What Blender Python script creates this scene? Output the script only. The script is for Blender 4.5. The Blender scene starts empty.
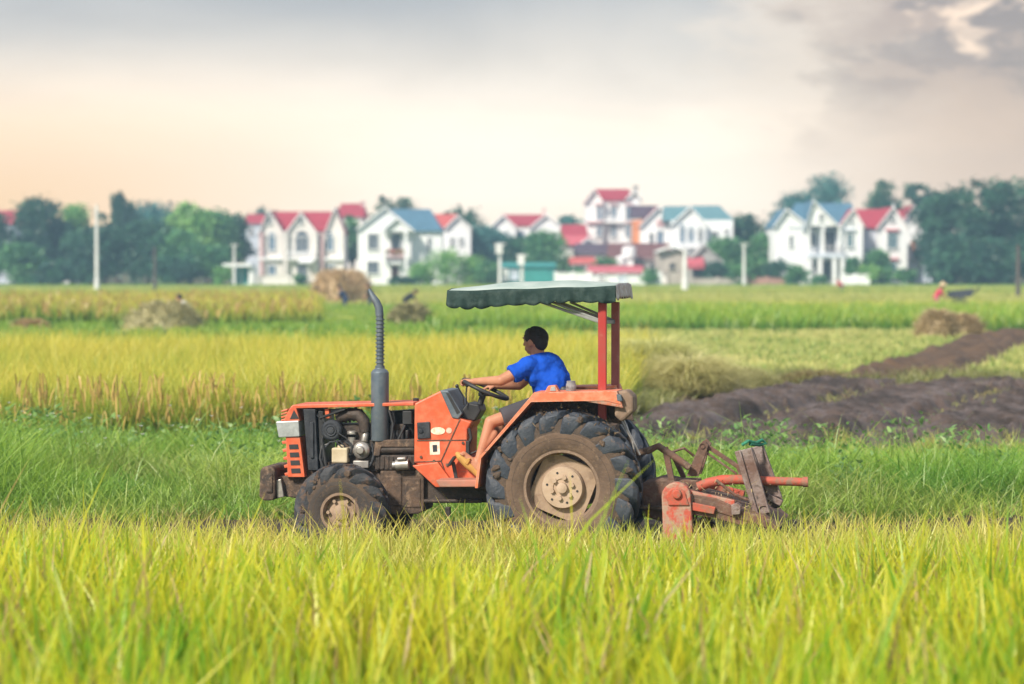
import bpy, bmesh, math, random
import numpy as np
from mathutils import Vector, Matrix
random.seed(7); rng = np.random.default_rng(11)
S = bpy.context.scene; COL = S.collection
PI = math.pi
# ------------------------------------------------------------------ camera model
F = 2750.0; CZ = 2.45; PITCH = math.atan(80/2750)
cp, sp = math.cos(PITCH), math.sin(PITCH)
def ray(px, py):
    a, b = (px-512)/F, (342-py)/F
    return Vector((a, cp+b*sp, -sp+b*cp))
def W(px, py, Y):
    d = ray(px, py); return Vector((0, 0, CZ)) + d*(Y/d.y)
def GX(px, Y): return (px-512)/F*Y
# ------------------------------------------------------------------ materials
def nd(nt, t, **kw):
    n = nt.nodes.new(t)
    for k, v in kw.items():
        if k in n.inputs: n.inputs[k].default_value = v
        else: setattr(n, k, v)
    return n
def c4(c): return (c[0], c[1], c[2], 1)
def mat(name, c1, c2=None, scale=6, rough=.6, metal=0, bump=0, mud=0, mudcol=(.17,.115,.075), fine=None, spec=.4, bscale=None, lo=.35, hi=.65, rough2=None, wear=None):
    m = bpy.data.materials.new(name); m.use_nodes = True; nt = m.node_tree; L = nt.links
    b = nt.nodes['Principled BSDF']
    b.inputs['Roughness'].default_value = rough; b.inputs['Metallic'].default_value = metal
    b.inputs['Specular IOR Level'].default_value = spec
    tc = nd(nt, 'ShaderNodeTexCoord')
    def noise(sc, det=6, rg=.6):
        n = nd(nt, 'ShaderNodeTexNoise', Scale=sc, Detail=det, Roughness=rg); L.new(tc.outputs['Object'], n.inputs['Vector']); return n
    def ramp(src, a, bb):
        r = nd(nt, 'ShaderNodeMapRange'); r.inputs['From Min'].default_value = a; r.inputs['From Max'].default_value = bb
        L.new(src, r.inputs['Value']); return r.outputs[0]
    c2 = c2 or tuple(x*.75 for x in c1)
    n1 = noise(scale); f1 = ramp(n1.outputs['Fac'], lo, hi)
    mx = nd(nt, 'ShaderNodeMix', data_type='RGBA'); L.new(f1, mx.inputs['Factor'])
    mx.inputs['A'].default_value = c4(c1); mx.inputs['B'].default_value = c4(c2)
    col = mx.outputs['Result']
    if fine:
        n3 = noise(scale*fine[0], 4); f3 = ramp(n3.outputs['Fac'], .45, .7)
        m3 = nd(nt, 'ShaderNodeMix', data_type='RGBA'); L.new(f3, m3.inputs['Factor']); L.new(col, m3.inputs['A']); m3.inputs['B'].default_value = c4(fine[1]); col = m3.outputs['Result']
    if mud > 0:
        n2 = noise(scale*1.7+3, 8, .7); f2 = ramp(n2.outputs['Fac'], .72-.45*mud, .86-.45*mud)
        m2 = nd(nt, 'ShaderNodeMix', data_type='RGBA'); L.new(f2, m2.inputs['Factor']); L.new(col, m2.inputs['A']); m2.inputs['B'].default_value = c4(mudcol)
        col = m2.outputs['Result']
        rr = nd(nt, 'ShaderNodeMapRange'); rr.inputs['To Min'].default_value = rough; rr.inputs['To Max'].default_value = .92
        L.new(f2, rr.inputs['Value']); L.new(rr.outputs[0], b.inputs['Roughness'])
    if rough2 is not None:
        rr = nd(nt, 'ShaderNodeMapRange'); rr.inputs['To Min'].default_value = rough; rr.inputs['To Max'].default_value = rough2
        L.new(f1, rr.inputs['Value']); L.new(rr.outputs[0], b.inputs['Roughness'])
    if wear:                               # paint rubbed off along exposed edges
        bv = nd(nt, 'ShaderNodeBevel', samples=4); bv.inputs['Radius'].default_value = .014
        ge = nd(nt, 'ShaderNodeNewGeometry'); dt = nd(nt, 'ShaderNodeVectorMath', operation='DOT_PRODUCT'); L.new(bv.outputs[0], dt.inputs[0]); L.new(ge.outputs['Normal'], dt.inputs[1])
        e1 = ramp(dt.outputs['Value'], .985, .86); nw = noise(22, 5, .7); e2 = ramp(nw.outputs['Fac'], .40, .58)
        ml = nd(nt, 'ShaderNodeMath', operation='MULTIPLY'); L.new(e1, ml.inputs[0]); L.new(e2, ml.inputs[1])
        mw = nd(nt, 'ShaderNodeMix', data_type='RGBA'); L.new(ml.outputs[0], mw.inputs['Factor']); L.new(col, mw.inputs['A']); mw.inputs['B'].default_value = c4(wear); col = mw.outputs['Result']
        sc = nd(nt, 'ShaderNodeMapping'); L.new(tc.outputs['Object'], sc.inputs['Vector']); sc.inputs['Scale'].default_value = (9, 9, 70); sc.inputs['Rotation'].default_value = (0, .5, 0)
        ns = nd(nt, 'ShaderNodeTexNoise', Scale=1, Detail=3); L.new(sc.outputs[0], ns.inputs['Vector']); sr = ramp(ns.outputs['Fac'], .66, .74)
        ms = nd(nt, 'ShaderNodeMix', data_type='RGBA'); L.new(sr, ms.inputs['Factor']); L.new(col, ms.inputs['A']); ms.inputs['B'].default_value = c4(tuple(v*.8 for v in wear)); col = ms.outputs['Result']
    L.new(col, b.inputs['Base Color'])
    if bump:
        nb = noise(bscale or scale*5, 6, .65); bp = nd(nt, 'ShaderNodeBump', Strength=min(1, bump), Distance=.02)
        L.new(nb.outputs['Fac'], bp.inputs['Height']); L.new(bp.outputs[0], b.inputs['Normal'])
    return m
def leafmat(name, trans=.35, gloss=.06, rough=.45):
    m = bpy.data.materials.new(name); m.use_nodes = True; nt = m.node_tree; nt.nodes.clear(); L = nt.links
    at = nd(nt, 'ShaderNodeAttribute', attribute_name='Col')
    d = nd(nt, 'ShaderNodeBsdfDiffuse'); t = nd(nt, 'ShaderNodeBsdfTranslucent'); g = nd(nt, 'ShaderNodeBsdfGlossy', Roughness=rough)
    L.new(at.outputs['Color'], d.inputs[0]); L.new(at.outputs['Color'], t.inputs[0]); g.inputs[0].default_value = (.8, .8, .75, 1)
    a = nd(nt, 'ShaderNodeMixShader', Fac=trans); L.new(d.outputs[0], a.inputs[1]); L.new(t.outputs[0], a.inputs[2])
    b = nd(nt, 'ShaderNodeMixShader', Fac=gloss); L.new(a.outputs[0], b.inputs[1]); L.new(g.outputs[0], b.inputs[2])
    o = nd(nt, 'ShaderNodeOutputMaterial'); L.new(b.outputs[0], o.inputs[0]); return m
# ------------------------------------------------------------------ object plumbing
ORG = {}
def tag(o, label=None, cat=None, group=None, kind=None):
    if label: o['label'] = label
    if cat: o['category'] = cat
    if group: o['group'] = group
    if kind: o['kind'] = kind
    return o
def thing(name, loc, label, cat, group=None, rz=0, local=False):
    o = bpy.data.objects.new(name, None); COL.objects.link(o); o.location = loc; o.rotation_euler = (0, 0, rz)
    o.empty_display_size = .2
    ORG[o.name] = Vector((0, 0, 0)) if local else Vector(loc)
    return tag(o, label, cat, group)
class MB:
    def __init__(s): s.v = []; s.f = []
    def add(s, vs, fs):
        n = len(s.v); s.v += [tuple(v) for v in vs]; s.f += [tuple(i+n for i in f) for f in fs]; return s
    def box(s, c, d, M=None):
        x, y, z = d[0]/2, d[1]/2, d[2]/2
        vs = [Vector(p) for p in ((-x,-y,-z),(x,-y,-z),(x,y,-z),(-x,y,-z),(-x,-y,z),(x,-y,z),(x,y,z),(-x,y,z))]
        if M is not None: vs = [M @ v for v in vs]
        c = Vector(c)
        return s.add([v+c for v in vs], [(3,2,1,0),(4,5,6,7),(0,1,5,4),(1,2,6,5),(2,3,7,6),(3,0,4,7)])
    def bar(s, a, b, w, h, up=(0,0,1)):
        a, b = Vector(a), Vector(b); z = (b-a); l = z.length; z = z/l; u = Vector(up)
        if abs(z.dot(u)) > .98: u = Vector((0, 1, 0))
        x = u.cross(z).normalized(); y = z.cross(x)
        M = Matrix((x, y, z)).transposed()
        return s.box((a+b)/2, (w, h, l), M)
    def tube(s, pts, r, n=10, cap=True):
        pts = [Vector(p) for p in pts]; k = len(pts); rs = r if isinstance(r, (list, tuple)) else [r]*k
        vs = []; fs = []; px = None
        for i, p in enumerate(pts):
            t = (pts[min(i+1, k-1)]-pts[max(i-1, 0)]).normalized()
            if px is None:
                u = Vector((0, 0, 1)) if abs(t.z) < .9 else Vector((1, 0, 0)); px = u.cross(t).normalized()
            px = (px - t*px.dot(t)).normalized(); q = t.cross(px)
            for j in range(n):
                a = 2*PI*j/n; vs.append(p+(px*math.cos(a)+q*math.sin(a))*rs[i])
        for i in range(k-1):
            for j in range(n): fs.append((i*n+j, i*n+(j+1) % n, (i+1)*n+(j+1) % n, (i+1)*n+j))
        if cap: fs.append(tuple(range(n-1, -1, -1))); fs.append(tuple((k-1)*n+j for j in range(n)))
        return s.add(vs, fs)
    def prism(s, poly, y0, y1):           # poly of (x,z), extruded along y
        n = len(poly); vs = [(x, y0, z) for x, z in poly]+[(x, y1, z) for x, z in poly]
        fs = [tuple(range(n)), tuple(range(2*n-1, n-1, -1))]+[(j, j+n, (j+1) % n+n, (j+1) % n) for j in range(n)]
        return s.add(vs, fs)
    def lathe(s, prof, c=(0,0,0), n=32, axis='y', close=False):
        vs = []; fs = []; k = len(prof); c = Vector(c)
        for i in range(n):
            a = 2*PI*i/n; ca, sa = math.cos(a), math.sin(a)
            for r, y in prof:
                p = (r*ca, y, r*sa) if axis == 'y' else ((r*ca, r*sa, y) if axis == 'z' else (y, r*ca, r*sa))
                vs.append(c+Vector(p))
        kk = k if close else k-1
        for i in range(n):
            for j in range(kk): fs.append((i*k+j, ((i+1) % n)*k+j, ((i+1) % n)*k+(j+1) % k, i*k+(j+1) % k))
        return s.add(vs, fs)
    def ball(s, c, r, n=12, m=8, sc=(1,1,1)):
        prof = [(max(r*math.sin(PI*j/m), 1e-4), -r*math.cos(PI*j/m)) for j in range(m+1)]
        t = MB().lathe(prof, (0,0,0), n, 'z')
        return s.add([(c[0]+v[0]*sc[0], c[1]+v[1]*sc[1], c[2]+v[2]*sc[2]) for v in t.v], t.f)
    def caps(s, a, b, ra, rb, n=14):      # tapered capsule with round ends
        a, b = Vector(a), Vector(b); d = (b-a); l = max(d.length, 1e-5); d = d/l
        pts = []; rs = []
        for k in range(5):
            t = PI/2*(1-k/4); pts.append(a-d*ra*math.sin(t)); rs.append(max(ra*math.cos(t), 1e-4))
        for k in range(1, 4): pts.append(a+(b-a)*k/4); rs.append(ra+(rb-ra)*k/4)
        for k in range(5):
            t = PI/2*k/4; pts.append(b+d*rb*math.sin(t)); rs.append(max(rb*math.cos(t), 1e-4))
        return s.tube(pts, rs, n)
    def chain(s, pts, rs, n=14):
        for i in range(len(pts)-1): s.caps(pts[i], pts[i+1], rs[i], rs[i+1], n)
        return s
    def build(s, name, m, parent=None, bevel=0, smooth=False, remesh=0, recalc=True, kind=None, at=None, sm=0):
        off = ORG[parent.name] if parent else Vector((0, 0, 0))
        if at is not None: off = Vector(at)
        me = bpy.data.meshes.new(name)
        me.from_pydata([(v[0]-off.x, v[1]-off.y, v[2]-off.z) for v in s.v], [], s.f); me.update()
        if recalc:
            bm = bmesh.new(); bm.from_mesh(me); bmesh.ops.recalc_face_normals(bm, faces=bm.faces); bm.to_mesh(me); bm.free()
        me.materials.append(m)
        o = bpy.data.objects.new(name, me); COL.objects.link(o)
        if parent: o.parent = parent
        if at is not None and parent: o.location = Vector(at)-ORG[parent.name]; ORG[o.name] = Vector(at)
        elif at is not None: o.location = at; ORG[o.name] = Vector(at)
        else: ORG[o.name] = off
        if remesh:
            r = o.modifiers.new('r', 'REMESH'); r.mode = 'VOXEL'; r.voxel_size = remesh; r.use_smooth_shade = True
            if sm: q = o.modifiers.new('s', 'SMOOTH'); q.iterations = sm; q.factor = .5
        if bevel:
            b = o.modifiers.new('b', 'BEVEL'); b.width = bevel; b.segments = 2; b.limit_method = 'ANGLE'; b.angle_limit = .6
        if smooth:
            me.polygons.foreach_set('use_smooth', [True]*len(me.polygons))
            try: me.set_sharp_from_angle(angle=math.radians(40))
            except Exception: pass
        if kind: o['kind'] = kind
        return o
def npmesh(name, V, Q, C, m, kind=None):
    me = bpy.data.meshes.new(name); nv, nq = len(V), len(Q)
    me.vertices.add(nv); me.vertices.foreach_set('co', V.astype(np.float32).ravel())
    me.loops.add(nq*4); me.loops.foreach_set('vertex_index', Q.astype(np.int32).ravel())
    me.polygons.add(nq); me.polygons.foreach_set('loop_start', np.arange(0, nq*4, 4, dtype=np.int32))
    me.update(calc_edges=True)
    ca = me.color_attributes.new('Col', 'FLOAT_COLOR', 'POINT')
    C4 = np.ones((nv, 4), np.float32); C4[:, :3] = C; ca.data.foreach_set('color', C4.ravel())
    me.materials.append(m)
    o = bpy.data.objects.new(name, me); COL.objects.link(o)
    if kind: o['kind'] = kind
    return o
# ------------------------------------------------------------------ blades
def blades(P, H, Wd, ang, lean, droop, cb, ct, seg=3, twist=None, power=1.8, wprof='leaf', cpow=1.0):
    """P (n,3); H,Wd,ang,lean,droop (n,); cb,ct (n,3) colours at foot and tip -> V,Q,C"""
    n = len(P); t = np.linspace(0, 1, seg+1)
    dx, dy = np.cos(ang), np.sin(ang)
    tw = rng.uniform(0, 2*PI, n) if twist is None else twist
    wx, wy = np.cos(tw), np.sin(tw)
    V = np.zeros((n, seg+1, 2, 3)); C = np.zeros((n, seg+1, 2, 3))
    for i, ti in enumerate(t):
        r = lean*H*ti**power
        z = H*(ti-droop*ti**3)
        if wprof == 'leaf': w = Wd*(.55+.45*math.sin(PI*min(1, ti*1.25)))*(1-ti**2.2)+.0008
        else: w = Wd*(.35+.65*math.sin(PI*min(1, .1+ti*.85)))
        cx = P[:, 0]+dx*r; cy = P[:, 1]+dy*r; cz = P[:, 2]+z
        for k, s in ((0, -.5), (1, .5)):
            V[:, i, k, 0] = cx+wx*w*s; V[:, i, k, 1] = cy+wy*w*s; V[:, i, k, 2] = cz
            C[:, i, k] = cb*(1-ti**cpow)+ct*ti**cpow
    base = (np.arange(n)*(seg+1)*2)[:, None, None]
    q = np.array([[2*i, 2*i+1, 2*i+3, 2*i+2] for i in range(seg)])[None]
    return V.reshape(-1, 3), (base+q).reshape(-1, 4), C.reshape(-1, 3)
def cat(parts):
    Vs, Qs, Cs = [], [], []; n = 0
    for V, Q, C in parts: Vs.append(V); Qs.append(Q+n); Cs.append(C); n += len(V)
    return np.concatenate(Vs), np.concatenate(Qs), np.concatenate(Cs)
def mixc(a, b, f): return np.array(a)[None]*(1-f[:, None])+np.array(b)[None]*f[:, None]
def vnoise(x, y, s, seed=0):              # smooth 2-D value noise, numpy
    x = x/s+seed*17.3; y = y/s+seed*5.1
    xi, yi = np.floor(x), np.floor(y); fx, fy = x-xi, y-yi
    fx = fx*fx*(3-2*fx); fy = fy*fy*(3-2*fy)
    def h(a, b): v = np.sin(a*127.1+b*311.7+seed*7.7)*43758.5453; return v-np.floor(v)
    return (h(xi, yi)*(1-fx)+h(xi+1, yi)*fx)*(1-fy)+(h(xi, yi+1)*(1-fx)+h(xi+1, yi+1)*fx)*fy
def scatter(n_per_m2, y0, y1, xl, xr, jit=0):   # xl,xr functions of depth
    ys = np.linspace(y0, y1, 400); w = np.maximum(xr(ys)-xl(ys), 0); A = float(w.mean()*(y1-y0)); n = int(A*n_per_m2)
    p = w/w.sum(); y = rng.choice(ys, n, p=p)+rng.uniform(-.5, .5, n)*(y1-y0)/400
    x = xl(y)+rng.random(n)*(xr(y)-xl(y))
    return x, y
EDGE = lambda y, m=1.5: .19*y+m
SKYK = .60; EXPO = 1.05; HAZE = .0008
# ================================================================== world, sun, camera
SUN = Vector((-.50, -.60, .62)).normalized()
sel = math.asin(SUN.z); saz = math.atan2(SUN.x, SUN.y)
w = bpy.data.worlds.new('World'); S.world = w; w.use_nodes = True
nt = w.node_tree; nt.nodes.clear(); L = nt.links
sky = nd(nt, 'ShaderNodeTexSky', sky_type='NISHITA', sun_disc=False); sky.sun_elevation = sel; sky.sun_rotation = saz
tc = nd(nt, 'ShaderNodeTexCoord'); sx = nd(nt, 'ShaderNodeSeparateXYZ'); L.new(tc.outputs['Generated'], sx.inputs[0])
def M_(op, a, b=None, cl=False):
    n = nd(nt, 'ShaderNodeMath', operation=op, use_clamp=cl)
    for i, v in enumerate((a, b)):
        if v is None: continue
        if isinstance(v, (int, float)): n.inputs[i].default_value = v
        else: L.new(v, n.inputs[i])
    return n.outputs[0]
def MR(v, a, b, c=0, d=1, smooth=True):
    n = nd(nt, 'ShaderNodeMapRange'); n.interpolation_type = 'SMOOTHSTEP' if smooth else 'LINEAR'
    L.new(v, n.inputs['Value'])
    for k, x in zip(('From Min', 'From Max', 'To Min', 'To Max'), (a, b, c, d)): n.inputs[k].default_value = x
    return n.outputs[0]
def MX(f, a, b, bt='MIX'):
    n = nd(nt, 'ShaderNodeMix', data_type='RGBA', blend_type=bt)
    for k, v in (('Factor', f), ('A', a), ('B', b)):
        s_ = n.inputs[k]
        if isinstance(v, tuple): s_.default_value = c4(v)
        elif isinstance(v, (int, float)): s_.default_value = v
        else: L.new(v, s_)
    return n.outputs['Result']
X, Y, Z = sx.outputs
mp = nd(nt, 'ShaderNodeMapping'); L.new(tc.outputs['Generated'], mp.inputs['Vector']); mp.inputs['Scale'].default_value = (1, 1, 2.6)
def NZ(sc, det=5, rg=.55, dist=0):
    n = nd(nt, 'ShaderNodeTexNoise', Scale=sc, Detail=det, Roughness=rg, Distortion=dist); L.new(mp.outputs[0], n.inputs['Vector']); return n.outputs['Fac']
n_big = NZ(7, 5, .5, .4); n_mid = NZ(20, 6, .55, .3); n_fine = NZ(34, 8, .6, .2)
zz = M_('ADD', Z, M_('MULTIPLY', M_('SUBTRACT', n_big, .5), .035))
rp = nd(nt, 'ShaderNodeValToRGB'); L.new(MR(zz, -.01, .12, 0, 1, False), rp.inputs[0])
el = rp.color_ramp.elements
el[0].position = 0; el[0].color = (.96, .77, .58, 1)
el[1].position = 1; el[1].color = (.30, .325, .36, 1)
for p, c in ((.24, (1.12, .97, .81)), (.39, (1.12, .96, .79)), (.474, (1.05, .90, .745)), (.54, (.90, .795, .685)), (.65, (.68, .62, .56)), (.82, (.44, .44, .45))):
    e = el.new(p); e.color = c4(c)
cloud = rp.outputs[0]
# warmer to the left near the horizon, mauve to the right
wl = M_('MULTIPLY', MR(X, .0, -.2), MR(Z, .085, .02))
cloud = MX(M_('MULTIPLY', wl, .85), cloud, (1.0, .63, .31))
wr = M_('MULTIPLY', MR(X, .055, .185), MR(Z, -.012, .035))
cloud = MX(M_('MULTIPLY', wr, .8), cloud, (.58, .395, .285))
# heavy cloud bank, upper right, with a lit edge
ex = M_('ADD', X, M_('MULTIPLY', M_('SUBTRACT', n_fine, .5), .11)); ez = M_('ADD', Z, M_('MULTIPLY', M_('SUBTRACT', n_mid, .5), .06))
bank = M_('MULTIPLY', MR(ex, .094, .114), MR(ez, .026, .085))
cloud = MX(M_('MULTIPLY', bank, .85), cloud, (.47, .37, .32))
lump = M_('MULTIPLY', M_('MULTIPLY', bank, MR(n_mid, .475, .53)), MR(Z, .045, .085))
cloud = MX(M_('MULTIPLY', lump, .85), cloud, (.31, .26, .25))
dkc = M_('MULTIPLY', MR(ex, .168, .182), MR(ez, .055, .085))
cloud = MX(M_('MULTIPLY', dkc, .75), cloud, (.25, .215, .215))
rim = M_('MULTIPLY', M_('MULTIPLY', MR(ex, .150, .166), MR(ex, .186, .170)), M_('MULTIPLY', MR(ez, .078, .086), MR(ez, .102, .092)))
cloud = MX(M_('MULTIPLY', rim, .9), cloud, (1.05, .80, .60))
lit = M_('MULTIPLY', M_('MULTIPLY', MR(ex, .06, .095), MR(ex, .15, .10)), MR(Z, .03, .08))
cloud = MX(M_('MULTIPLY', lit, .55), cloud, (.82, .70, .58))
# streaks
cloud = MX(MR(n_big, .42, .62, 0, .2), cloud, (.82, .78, .76), 'MULTIPLY')
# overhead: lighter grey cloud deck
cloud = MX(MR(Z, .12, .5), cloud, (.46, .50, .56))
side = M_('MULTIPLY', MR(Y, .92, .2), MR(Z, .75, .3))  # unseen sky beside and behind the camera, brightened to light facing fronts
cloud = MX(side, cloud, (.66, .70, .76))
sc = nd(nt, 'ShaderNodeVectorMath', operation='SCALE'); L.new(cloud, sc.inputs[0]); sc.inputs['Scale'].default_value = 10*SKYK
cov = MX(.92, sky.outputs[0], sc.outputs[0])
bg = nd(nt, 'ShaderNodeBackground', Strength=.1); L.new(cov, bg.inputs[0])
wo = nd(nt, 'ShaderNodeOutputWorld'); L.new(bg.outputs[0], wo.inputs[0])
ld = bpy.data.lights.new('sun', 'SUN'); ld.energy = 3.1; ld.angle = math.radians(6); ld.color = (1, .90, .75)
lo = bpy.data.objects.new('sun', ld); COL.objects.link(lo); lo.rotation_euler = (-SUN).to_track_quat('-Z', 'Y').to_euler(); lo.location = (0, 0, 40)
cd = bpy.data.cameras.new('camera'); cam = bpy.data.objects.new('camera', cd); COL.objects.link(cam); S.camera = cam
cd.sensor_width = 36; cd.lens = F/1024*36; cd.clip_end = 5000; cam.location = (0, 0, CZ); cam.rotation_euler = (PI/2-PITCH, 0, 0)
cd.dof.use_dof = True; cd.dof.focus_distance = 22.2; cd.dof.aperture_fstop = 1.8
S.view_settings.view_transform = 'Standard'; S.view_settings.look = 'None'; S.view_settings.exposure = EXPO; S.view_settings.gamma = 1
# ================================================================== ground and fields
m_soil = mat('soil', (.13, .105, .055), (.09, .10, .035), 1.2, .95, bump=.4)
MB().add([(-1500, -60, 0), (1500, -60, 0), (1500, 2600, 0), (-1500, 2600, 0)], [(0, 1, 2, 3)]).build('ground', m_soil, kind='structure')
def sheet(name, pts, z, m):
    return MB().add([(x, y, z) for x, y in pts], [tuple(range(len(pts)))]).build(name, m, kind='structure')
m_fy = mat('paddy_ground_yellow', (.40, .36, .08), (.26, .30, .06), .12, .95)
m_fg = mat('paddy_ground_green', (.13, .24, .05), (.22, .28, .06), .12, .95)
m_st = mat('stubble_ground', (.40, .34, .13), (.24, .27, .07), .5, .95)
# far bands of paddy, left to right the full width
sheet('far_field', [(-130, 59), (130, 59), (150, 300), (-150, 300)], .004, m_fg)
sheet('stubble_field', [(3.5, 57), (26, 57), (30, 96), (2.5, 96)], .008, m_st)
leaf = leafmat('grass_leaf', .38, .05); riceleaf = leafmat('rice_leaf', .48, .04); dry = leafmat('straw', .15, .03)
def gridmesh(name, xs, ys, zf, m, inside=None):
    XX, YY = np.meshgrid(xs, ys); ZZ = zf(XX, YY); nx = len(xs)
    V = np.stack([XX.ravel(), YY.ravel(), ZZ.ravel()], 1); fs = []
    for j in range(len(ys)-1):
        for i in range(nx-1):
            fs.append((j*nx+i, j*nx+i+1, (j+1)*nx+i+1, (j+1)*nx+i))
    mb = MB(); mb.v = [tuple(v) for v in V]; mb.f = fs
    return mb
# --- mud track under the tractor
m_mud = mat('wet_mud', (.05, .034, .024), (.026, .018, .014), 2.2, .9, bump=.9, bscale=9, fine=(5, (.085, .06, .042)), spec=.25, rough2=.55)
def ztrack(x, y):
    e = np.minimum(np.clip((y-20.9)/.5, 0, 1), np.clip((25.9-y)/.5, 0, 1))
    z = .03+.10*(vnoise(x, y, .45, 1)-.35)+.06*(vnoise(x, y, .14, 2)-.5)+.03*(vnoise(x, y, .06, 12)-.5)
    rut = np.exp(-((y-22.25+.0*x)/.25)**2)+np.exp(-((y-23.4)/.25)**2)
    return np.maximum(z-.04*rut, .0)*e+.006
gridmesh('mud_track', np.linspace(-8, 8, 260), np.linspace(20.8, 26, 110), ztrack, m_mud).build('mud_track', m_mud, smooth=True, kind='structure')
# --- ploughed wet field on the right
m_pl = bpy.data.materials.new('ploughed_mud'); m_pl.use_nodes = True
def ploughmat(m):
    nt = m.node_tree; L = nt.links; b = nt.nodes['Principled BSDF']; tc = nd(nt, 'ShaderNodeTexCoord')
    mpn = nd(nt, 'ShaderNodeMapping'); L.new(tc.outputs['Object'], mpn.inputs['Vector']); mpn.inputs['Rotation'].default_value = (0, 0, .33); mpn.inputs['Scale'].default_value = (1.5, .4, 1)
    n1 = nd(nt, 'ShaderNodeTexNoise', Scale=1.1, Detail=8, Roughness=.7); L.new(mpn.outputs[0], n1.inputs['Vector'])
    n2 = nd(nt, 'ShaderNodeTexNoise', Scale=6, Detail=8, Roughness=.7); L.new(tc.outputs['Object'], n2.inputs['Vector'])
    mx = nd(nt, 'ShaderNodeMix', data_type='RGBA'); rmp = nd(nt, 'ShaderNodeMapRange'); rmp.inputs['From Min'].default_value = .40; rmp.inputs['From Max'].default_value = .62; L.new(n1.outputs['Fac'], rmp.inputs['Value']); L.new(rmp.outputs[0], mx.inputs['Factor']); mx.inputs['A'].default_value = (.026, .016, .011, 1); mx.inputs['B'].default_value = (.105, .072, .058, 1)
    L.new(mx.outputs['Result'], b.inputs['Base Color'])
    r = nd(nt, 'ShaderNodeMapRange'); L.new(n1.outputs['Fac'], r.inputs['Value'])
    for k, v in zip(('From Min', 'From Max', 'To Min', 'To Max'), (.40, .62, .75, .38)): r.inputs[k].default_value = v
    L.new(r.outputs[0], b.inputs['Roughness']); b.inputs['Specular IOR Level'].default_value = .5
    bp = nd(nt, 'ShaderNodeBump', Strength=.5, Distance=.03); L.new(n2.outputs['Fac'], bp.inputs['Height']); L.new(bp.outputs[0], b.inputs['Normal'])
ploughmat(m_pl)
def plx(y): return np.interp(y, [35.5, 40, 48, 52, 57], [1.2, 1.5, 2.7, 3.9, 5.2])
def zplough(x, y):
    u = (x*math.cos(.33)-(y-36)*math.sin(.33))+.35*(vnoise(x, y, 3.5, 3)-.5)+.14*(vnoise(x, y, .5, 13)-.5)
    ph = (u % 2.3)/2.3
    ridge = np.interp(ph, [0, .06, .5, .56, .64, .92, 1], [.6, 1, .92, .9, .05, 0, .6])
    side = np.clip(1-np.abs(ridge-.5)*2, 0, 1); z = np.interp(y, [36, 54], [.24, .14])*ridge*(.6+.6*vnoise(x, y, .9, 4))+(.09+.14*side)*(vnoise(x, y, .27, 5)-.5)+(.12+.12*side)*np.abs(vnoise(x, y, .13, 6)-.5)
    e = np.clip((x-plx(y))/.5, 0, 1)*np.clip((y-35.9)/.7, 0, 1)*np.clip((54.5-y)/.8, 0, 1)
    return np.where(e > 0, np.maximum(z+.03, .012)*e, -.02)+.002
gridmesh('p', np.linspace(1.0, 15, 250), np.linspace(35.8, 58, 330), zplough, m_pl).build('ploughed_mud', m_pl, smooth=True, kind='structure')
# --- the strip of ploughed soil going away to the right
m_br = mat('ploughed_soil', (.13, .078, .042), (.055, .034, .024), 1.0, .9, bump=.8, bscale=8)
def zstrip(x, y):
    c = np.interp(y, [57, 95], [7.9, 17.8])+.5*(vnoise(y, y*0, 4, 9)-.5); hw = 1.25+0*y
    e = np.clip((hw-np.abs(x-c))/.5, 0, 1)*np.clip((y-56.8)/1.0, 0, 1)*np.clip((96-y)/1.5, 0, 1)
    z = .05+.13*np.clip(1-np.abs(((x-c)/1.5) % 1-.5)*2.4, 0, 1)+.22*(vnoise(x, y, .5, 7)-.45)+.10*(vnoise(x, y, .2, 8)-.5)
    return np.where(e > 0, np.maximum(z, .02)*e, -.02)+.004
gridmesh('p', np.linspace(5, 21, 150), np.linspace(56.5, 97, 170), zstrip, m_br).build('ploughed_soil', m_br, smooth=True, kind='structure')

# ================================================================== vegetation (stuff)
U = rng.uniform
def fld(name, n, label, parts_or_fn, m): pass
# --- foreground rice, young yellow-green
def clumpy(x, y, per, spread):
    xx = np.repeat(x, per); yy = np.repeat(y, per); k = len(xx)
    return xx+rng.normal(0, spread, k), yy+rng.normal(0, spread, k)
x, y = scatter(32, 7.6, 19.4, lambda v: -EDGE(v, 1.2), lambda v: EDGE(v, 1.2))
hh = np.interp(y, [7, 13.5, 16, 17.5], [.88, .86, .70, .60])+.18*(vnoise(x, y, 1.6, 21)-.3)+.28*np.clip((-x-1.0)/3, 0, 1)*np.clip((y-13)/4, 0, 1)+.12*np.clip((x-1.6)/1.5, 0, 1)
hh *= np.interp(y, [8.6, 16.5, 19.6], [1, 1, .74])*np.where((U(size=len(x)) < .05) & (y > 12), 1.22, 1)*(1-.22*np.exp(-((x+.55)/.7)**2)*np.clip((y-16)/1.5, 0, 1))
yel = np.clip(.33+.9*(vnoise(x, y, 1.1, 22)-.25)+.1*(x < 0), 0, 1)
per = 9; xx, yy = clumpy(x, y, per, .045); n = len(xx); H = np.repeat(hh, per)*U(.6, 1.12, n); H *= np.where((U(size=n) < .05) & (yy > 11.5), 1.32, 1)
f = np.clip(np.repeat(yel, per)+U(-.5, .5, n), 0, 1)
tipc = mixc((.24, .52, .022), (.82, .76, .03), f); dryp = U(size=n) < .08; tipc[dryp] = (.55, .36, .14)
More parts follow.
